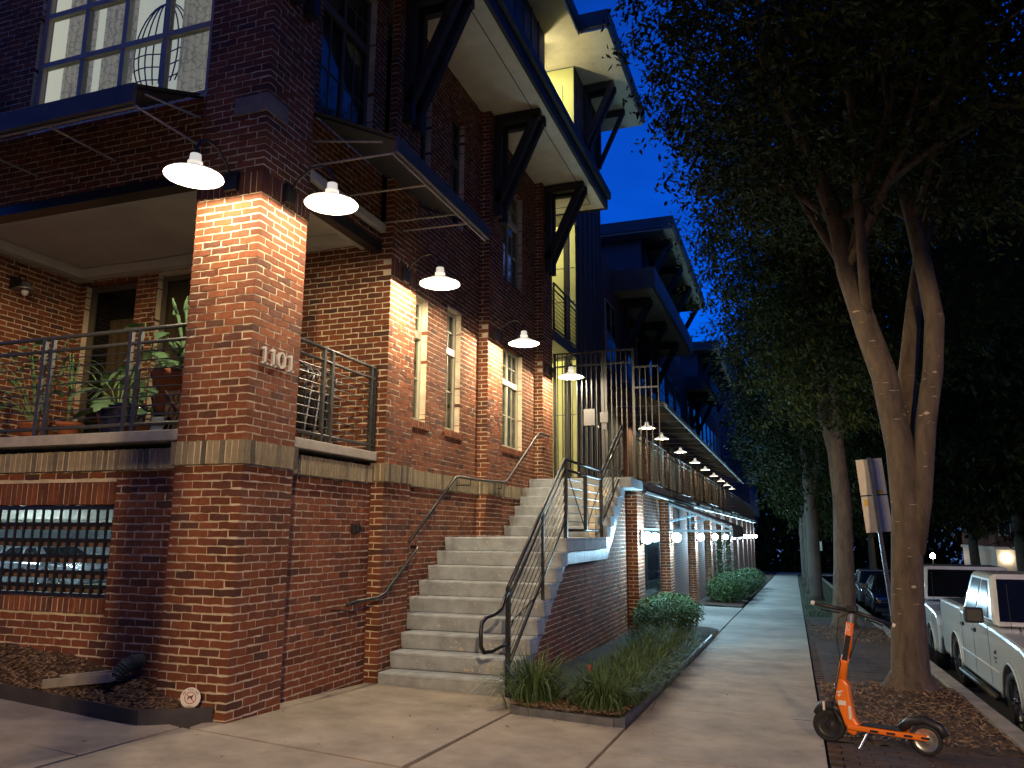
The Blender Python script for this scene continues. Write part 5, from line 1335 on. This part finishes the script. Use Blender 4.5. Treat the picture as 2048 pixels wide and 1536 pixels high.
    for xa in axles:
        pts_ = [(xa+wr*1.19*math.cos(math.pi*i/14), .006, wr+wr*1.19*math.sin(math.pi*i/14)) for i in range(15)]
        b = MB(); b.tube(pts_, .018, 6); b.build('wheel_arch_lip', M[paint], t, smooth=True)
    b = MB(); b.tube([(axles[0]+wr*1.3,.004,sill+.30),(axles[1]-wr*1.3,.004,sill+.31)], .010, 6); b.build('body_crease', M[paint], t, smooth=True)
    # door seams
    for xx in ((x0+.30,x0+1.28,x1-.08) if bed else (x0+.2,x0+1.2)):
        b = MB(); b.box(xx-.005,xx+.004,-.002,.0025,sill+.08,zb-.03); b.build('door_seam', M['blackmark'], t)
    return t
PT = [(.02,.62),(.0,.95),(.10,1.10),(.40,1.17),(1.70,1.25),(3.92,1.31),(3.98,1.35),(5.72,1.36),(5.80,1.28),(5.80,.75)]
pk = vehicle('pickup_truck', 'white crew cab pickup parked at the kerb behind the near tree', 'truck', (6.80,5.50,zs(8)-.0), PT, 5.8, 2.0, (.95,4.53), .41,
             (1.72,3.95,3.78,2.52,1.30,1.94,.20), 'white', 'parked vehicles', [(2.14,2.92,2.92,2.62),(3.02,3.72,3.60,3.02)], bed=(4.02,5.70,1.36), hood=1.12)
b = MB()
for k, (dx, dz, w_, h_) in enumerate(((.0,.0,.05,.05),(.08,-.01,.05,.035),(.02,-.075,.12,.028),(.04,-.125,.07,.02))): b.box(1.62+dx,1.62+dx+w_,-.002,.006,.93+dz,.93+dz+h_)
b.build('emblem', M['plastic'], pk)
vehicle('pickup_truck', 'white pickup facing the camera behind the crew cab pickup', 'truck', (6.80,11.75,zs(13)), PT, 5.8, 2.0, (.95,4.53), .41,
        (1.72,3.95,3.78,2.52,1.30,1.94,.20), 'white', 'parked vehicles', [(2.14,2.92,2.92,2.62),(3.02,3.72,3.60,3.02)], bed=(4.02,5.70,1.36), hood=1.12)
CT = [(.02,.50),(.0,.68),(.12,.80),(.5,.88),(1.35,.97),(3.9,1.0),(4.5,.98),(4.58,.85),(4.56,.6)]
vehicle('parked_car', 'dark sedan parked further along the street between the trunks', 'car', (6.75,24.2,zs(25)), CT, 4.6, 1.8, (.85,3.6), .33,
        (1.25,4.0,3.35,2.0,1.0,1.45,.26), 'navy', 'parked vehicles', [(1.62,2.5,2.46,2.1),(2.6,3.5,3.15,2.6)], hood=.86, sill=.28)
vehicle('parked_car', 'silver grey car half hidden behind the second street tree', 'car', (6.75,30.5,zs(32)), CT, 4.6, 1.8, (.85,3.6), .33,
        (1.25,4.0,3.35,2.0,1.0,1.55,.22), 'silverpaint', 'parked vehicles', [(1.62,2.5,2.46,2.1),(2.6,3.5,3.15,2.6)], hood=.9, sill=.28)
vehicle('garage_car', 'grey car parked inside the lit garage behind the grille', 'car', (-15.2,12.2,-.5), CT, 4.6, 1.8, (.85,3.6), .33,
        (1.25,4.0,3.35,2.0,1.0,1.45,.26), 'silverpaint', None, [(1.62,2.5,2.46,2.1),(2.6,3.5,3.15,2.6)], hood=.86, sill=.28, rz=math.pi)
# ---------------------------------------------------------------- trees
def tree(label, base, trunks, crowns, nclus, per, size, leafm='leaf', barkm='bark', seed=1, group='street trees along the verge', clr=.42, limbs=14, name='street_tree', droop=.3, marks=0):
    rnd = random.Random(seed)
    t = thing(name, label, 'tree', group)
    b = MB()
    for pts, rs in trunks: b.tube(pts, rs, 14)
    tips = [Vector(p[-1]) for p, r_ in trunks]; rts = [r_[-1] for p, r_ in trunks]
    limb_pts = []
    for i in range(limbs):
        k = rnd.randrange(len(trunks)); pts, rs = trunks[k]; j = rnd.randrange(max(1,len(pts)//2), len(pts))
        p = Vector(pts[j]); c, rad = crowns[rnd.randrange(len(crowns))]
        q = Vector((c[0]+rad[0]*rnd.uniform(-.8,.8), c[1]+rad[1]*rnd.uniform(-.8,.8), c[2]+rad[2]*rnd.uniform(-.6,.8)))
        if q.z < p.z: q.z = p.z+rnd.uniform(.1,1.0)
        m1 = p.lerp(q,.4)+Vector((rnd.uniform(-.2,.2),rnd.uniform(-.2,.2),rnd.uniform(.1,.5))); m2 = p.lerp(q,.75)+Vector((0,0,.25))
        r0 = min(rs[j]*.55, .09); b.tube([p,m1,m2,q], [r0,r0*.6,r0*.35,.008], 6); limb_pts += [m1,m2,q]
    b.build('trunk', M[barkm], t, smooth=True)
    if marks:
        mk_ = MB()
        for _ in range(marks):
            pts, rs = trunks[rnd.randrange(len(trunks))]; j = rnd.randrange(len(pts)-1); s_ = rnd.random()
            c = Vector(pts[j]).lerp(Vector(pts[j+1]), s_); r_ = rs[j]+(rs[j+1]-rs[j])*s_
            if c.z > 4.2 or c.z < .35: continue
            a0 = rnd.uniform(-2.9,-.3); aw = rnd.uniform(.1,.7); h_ = rnd.uniform(.002,.006) if rnd.random() < .8 else rnd.uniform(.01,.022); ring_ = []
            for k in range(6):
                a = a0+aw*k/5; ring_.append((a, h_*math.sin(math.pi*(k+.4)/5.8)*rnd.uniform(.4,1.2)))
            vs = [(c.x+(r_*1.004+.002)*math.cos(a), c.y+(r_*1.004+.002)*math.sin(a), c.z-hh) for a,hh in ring_]+[(c.x+(r_*1.004+.002)*math.cos(a), c.y+(r_*1.004+.002)*math.sin(a), c.z+hh) for a,hh in ring_]
            mk_.add(vs, [(k,k+1,7+k,6+k) for k in range(5)])
        o = mk_.build('bark_marks', M['lenticel'], t, fix=False); o['kind'] = 'stuff'
    lb = MB(); vol = [c_[1][0]*c_[1][1]*c_[1][2] for c_ in crowns]
    for i in range(nclus):
        c, rad = rnd.choices(crowns, vol)[0]
        while True:
            v = Vector((rnd.uniform(-1,1),rnd.uniform(-1,1),rnd.uniform(-1,1)))
            if .35 < v.length <= 1: break
        p = Vector((c[0]+v.x*rad[0], c[1]+v.y*rad[1], c[2]+v.z*rad[2]))
        # a spray: a short drooping twig lined with leaves
        a = rnd.uniform(0,6.28); d = Vector((math.cos(a),math.sin(a),-rnd.uniform(0,.5)))
        L = clr*rnd.uniform(.7,1.6)
        for k in range(per):
            s_ = rnd.random(); q = p+d*(L*s_)+Vector((rnd.gauss(0,clr*.16),rnd.gauss(0,clr*.16),rnd.gauss(0,clr*.13)-.12*s_*s_*L))
            leaf(lb, q, size*rnd.uniform(.55,1.5), rnd, droop)
    lb.build('crown', M[leafm], t, fix=False)
    return t
g1 = gz(5.4,4.6)
T1a = ([(5.44,4.62,g1-.15),(5.44,4.62,g1+.06),(5.45,4.61,g1+.22),(5.48,4.6,.74),(5.52,4.6,1.30),(5.55,4.6,1.75),(5.54,4.6,2.42),(5.44,4.62,3.31),(5.30,4.64,3.88),(5.13,4.66,4.65),(5.06,4.68,5.31),(4.87,4.7,6.08),(4.59,4.75,6.9),(4.34,4.8,7.98),(4.2,4.9,9.5)],
       [.37,.29,.20,.17,.165,.16,.155,.145,.138,.126,.117,.103,.082,.063,.035])
T1b = ([(5.60,4.58,1.25),(5.70,4.56,1.84),(5.82,4.56,2.7),(5.95,4.56,3.34),(6.02,4.58,3.94),(5.97,4.6,4.56),(5.91,4.65,5.2),(5.81,4.7,5.93),(5.8,4.8,7.2),(6.0,4.9,8.8)], [.10,.115,.112,.108,.105,.098,.09,.08,.064,.035])
T1c = ([(5.62,4.8,2.2),(5.72,4.95,3.29),(5.87,5.0,4.16),(6.02,5.05,4.91),(6.21,5.1,5.54),(6.4,5.2,6.6),(6.6,5.3,8.2)], [.10,.105,.095,.083,.075,.058,.03])
tree('near street tree with forked pale marked trunk above the scooter', None, [T1a,T1b,T1c], [((5.5,4.9,8.2),(3.0,3.4,2.9)),((7.6,4.2,7.2),(2.6,2.8,2.4)),((5.3,7.6,8.4),(2.2,2.6,2.4)),((6.4,2.0,8.4),(2.8,2.4,2.2))], 5200, 24, .10, seed=2, marks=170, clr=.45, limbs=20)
# surface roots of the near tree
g2 = gz(5.2,12.6)
T2 = ([(5.20,12.6,g2-.1),(5.21,12.6,g2+.15),(5.28,12.6,.9),(5.33,12.6,2.15),(5.28,12.6,3.22),(5.13,12.62,3.89),(5.06,12.65,4.86),(5.03,12.7,5.4),(4.95,12.7,6.2),(4.8,12.7,7.6),(4.7,12.7,9.5)], [.34,.24,.20,.185,.175,.15,.13,.12,.10,.07,.03])
T2b = ([(5.3,12.6,3.0),(5.36,12.55,3.9),(5.30,12.5,4.8),(5.33,12.4,5.6),(5.5,12.3,7.2)], [.12,.12,.11,.09,.04])
tree('second street tree with slim grey trunk beyond the scooter', None, [T2,T2b], [((5.15,12.4,8.6),(2.7,3.4,4.4)),((6.8,13.4,8.2),(2.6,3.0,3.6)),((5.3,16.5,7.2),(2.0,2.6,3.4)),((5.2,11.6,4.6),(1.5,1.6,1.0))], 6500, 24, .11, seed=3, barkm='bark', clr=.55)
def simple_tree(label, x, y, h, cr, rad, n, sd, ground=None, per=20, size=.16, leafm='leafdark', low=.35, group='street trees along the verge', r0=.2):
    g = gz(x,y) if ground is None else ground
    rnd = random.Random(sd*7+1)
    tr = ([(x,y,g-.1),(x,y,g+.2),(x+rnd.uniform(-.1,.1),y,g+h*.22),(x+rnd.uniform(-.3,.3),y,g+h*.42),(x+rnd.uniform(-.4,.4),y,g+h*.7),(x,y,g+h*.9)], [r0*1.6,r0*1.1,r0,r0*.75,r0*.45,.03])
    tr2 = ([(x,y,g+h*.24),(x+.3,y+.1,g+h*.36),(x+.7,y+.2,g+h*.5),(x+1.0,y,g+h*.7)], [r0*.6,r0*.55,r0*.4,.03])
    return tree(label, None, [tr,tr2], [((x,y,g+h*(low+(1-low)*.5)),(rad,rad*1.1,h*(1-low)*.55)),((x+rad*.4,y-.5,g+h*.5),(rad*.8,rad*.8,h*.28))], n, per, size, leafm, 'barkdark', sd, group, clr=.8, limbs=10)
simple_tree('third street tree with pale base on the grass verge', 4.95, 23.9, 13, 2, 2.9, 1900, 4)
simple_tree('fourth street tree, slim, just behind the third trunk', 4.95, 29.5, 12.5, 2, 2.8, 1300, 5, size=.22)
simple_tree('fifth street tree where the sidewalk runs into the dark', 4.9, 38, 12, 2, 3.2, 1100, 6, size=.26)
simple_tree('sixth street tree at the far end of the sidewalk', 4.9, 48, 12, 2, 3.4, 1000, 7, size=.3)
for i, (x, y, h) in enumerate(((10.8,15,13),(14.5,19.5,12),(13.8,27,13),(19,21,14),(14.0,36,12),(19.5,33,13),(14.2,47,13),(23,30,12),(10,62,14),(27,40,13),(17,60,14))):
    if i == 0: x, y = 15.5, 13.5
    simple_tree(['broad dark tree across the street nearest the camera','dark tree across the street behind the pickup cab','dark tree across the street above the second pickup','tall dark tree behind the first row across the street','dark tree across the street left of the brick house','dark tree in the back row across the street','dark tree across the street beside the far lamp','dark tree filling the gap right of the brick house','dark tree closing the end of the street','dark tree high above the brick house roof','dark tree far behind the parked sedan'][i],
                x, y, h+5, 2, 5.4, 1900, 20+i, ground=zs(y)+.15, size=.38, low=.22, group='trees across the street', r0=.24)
# dark wood closing the view
rw = random.Random(9); b = MB()
for _ in range(30000):
    x = rw.uniform(-3,64); y = rw.uniform(76,100) if x < 20 else rw.uniform(58,84); h = rw.random()*13
    leaf(b, Vector((x,y,-3.5+h)), rw.uniform(.9,1.8), rw, .3)
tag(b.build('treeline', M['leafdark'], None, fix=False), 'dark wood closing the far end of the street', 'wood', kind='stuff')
# grass on the verge
b = MB()
for _ in range(5000):
    x = rw.uniform(4.5,5.9); y = 16+rw.random()**1.5*26; blades(b, (x,y,gz(x,y)-.01), 1, .09, .02, rw, .004)
tag(b.build('verge_grass', M['blade'], None, fix=False), 'short grass on the verge around the far trunks', 'grass', kind='stuff')
# surface roots of the near tree
for i in range(0): pass
# ---------------------------------------------------------------- house across the street, far lamps
HY = 45
h = thing('brick_house', 'red brick house with white sash windows across the street', 'house', None, (0,0,0))
b = MB(); b.box(14.85,26,HY,HY+9,.75,9); b.build('wall', M['brickred'], h)
b = MB(); b.box(14.85,26,HY-.02,HY+9,-2.2,.60); b.build('ground_storey', M['signback'], h)
b = MB(); b.box(14.75,26.1,HY-.12,HY+9.1,.60,.76); b.build('string_course', M['signwhite'], h)
for xx in (15.05,16.0,17.6,18.6):
    for z0, z1 in ((1.35,2.95),(4.4,5.9)):
        f = MB(); f.box(xx,xx+.62,HY-.06,HY-.0,z0,z1); wn_ = f.build('window', M['signwhite'], h)
        for (a, c_) in ((.05,.29),(.33,.57)):
            for (p_, q_) in ((z0+.05,(z0+z1)/2-.03),((z0+z1)/2+.03,z1-.05)):
                g = MB(); g.box(xx+a,xx+c_,HY-.066,HY-.058,p_,q_); g.build('pane', M['darkglass'], wn_)
for xx in (16.0,17.0,18.6):
    f = MB(); f.box(xx,xx+.75,HY-.08,HY-.02,-1.9,.25); wn_ = f.build('window', M['signwhite'], h)
    for (a, c_) in ((.05,.35),(.40,.70)):
        g = MB(); g.box(xx+a,xx+c_,HY-.086,HY-.078,-1.2,.2); g.build('pane', M['darkglass'], wn_)
b = MB(); b.box(14.7,26.2,HY-.3,HY+9.2,9,9.3); b.build('roof', M['siding'], h)
b = MB(); b.box(15.25,15.37,HY-.16,HY-.06,.05,.30); b.build('porch_lamp', M['bulb'], h)
light('porch_light', 'POINT', (15.3,HY-.35,.1), 3, (1.0,.6,.25), .06, h)
t = thing('street_lamp', 'small glowing lamp post far across the street', 'lamp', None, (13.75,59,zs(59)))
b = MB(); b.tube([(0,0,0),(0,0,2.0)], .05, 8); b.build('post', M['black'], t)
b = MB(); b.lathe([(0,2.0),(.14,2.02),(.18,2.2),(.12,2.35),(0,2.4)], (0,0,0), 12); b.build('lantern', M['bulb'], t, smooth=True)
light('lantern_light', 'POINT', (0,-.4,2.15), 40, (1.0,.7,.4), .1, t)
# street lamp at the corner behind the camera: full cut-off luminaire that lights the corner
t = thing('street_lamp', 'street lamp at the corner whose warm light falls on the pier and sidewalk', 'lamp', None, (8.2,-14.8,zs(-14.8)))
b = MB(); b.tube([(0,0,0),(0,0,5.45)], [.09,.05], 10); b.build('pole', M['black'], t)
b = MB(); b.tube([(0,0,5.4),(0,.5,5.6),(0,1.1,5.6)], .03, 8); b.build('arm', M['black'], t)
b = MB(); b.lathe([(0,.14),(.12,.12),(.24,.02),(.25,-.02),(.23,-.02),(.11,.08),(0,.1)], (0,1.3,4.95+.55), 20); b.build('hood', M['black'], t, smooth=True)
b = MB(); b.lathe([(0,-.03),(.08,-.02),(.10,.03),(.06,.07),(0,.08)], (0,1.3,4.93+.55), 14); b.build('lens', M['bulb'], t, smooth=True)
light('street_light', 'SPOT', (0,1.3,4.84+.55), 5600, (1.0,.68,.37), .10, t, spot_size=R(179), spot_blend=.04)

# unseen, added to block blue skylight: three street trees and a tall brick block
tree('unseen street tree added behind the camera to block skylight', None, [([(4.75,-8.5,0),(4.78,-8.5,2.5),(4.8,-8.5,5),(4.8,-8.5,9)],[.17,.12,.11,.04]),([(4.78,-8.5,4.0),(5.4,-8.6,6),(6.2,-8.8,8.5)],[.08,.06,.02])], [((4.8,-9,9.8),(4.4,4.4,3.4))], 900, 20, .34, 'leafdark', 'barkdark', 51, 'street trees along the verge', clr=.8, limbs=10)  # trunk set where its shadow bands the front wall
simple_tree('unseen street tree added beside the plaza to block skylight', -9.0, -13.5, 12, 2, 4.8, 900, 52, size=.34, low=.42, ground=.2)
simple_tree('unseen street tree added across the side street to block skylight', 15, -21, 13, 2, 5, 900, 53, size=.36, low=.4, ground=-.3)
nb = thing('added_block', 'unseen plain brick block added behind the camera to block skylight', 'building')  # added out of view, tall enough to keep skylight off the front
b = MB(); b.box(-40,14,-40,-27,-1,22); b.build('wall', M['brickfar'], nb)
b = MB(); b.box(-40.3,14.3,-40.3,-26.7,22,22.4); b.build('roof', M['siding'], nb)
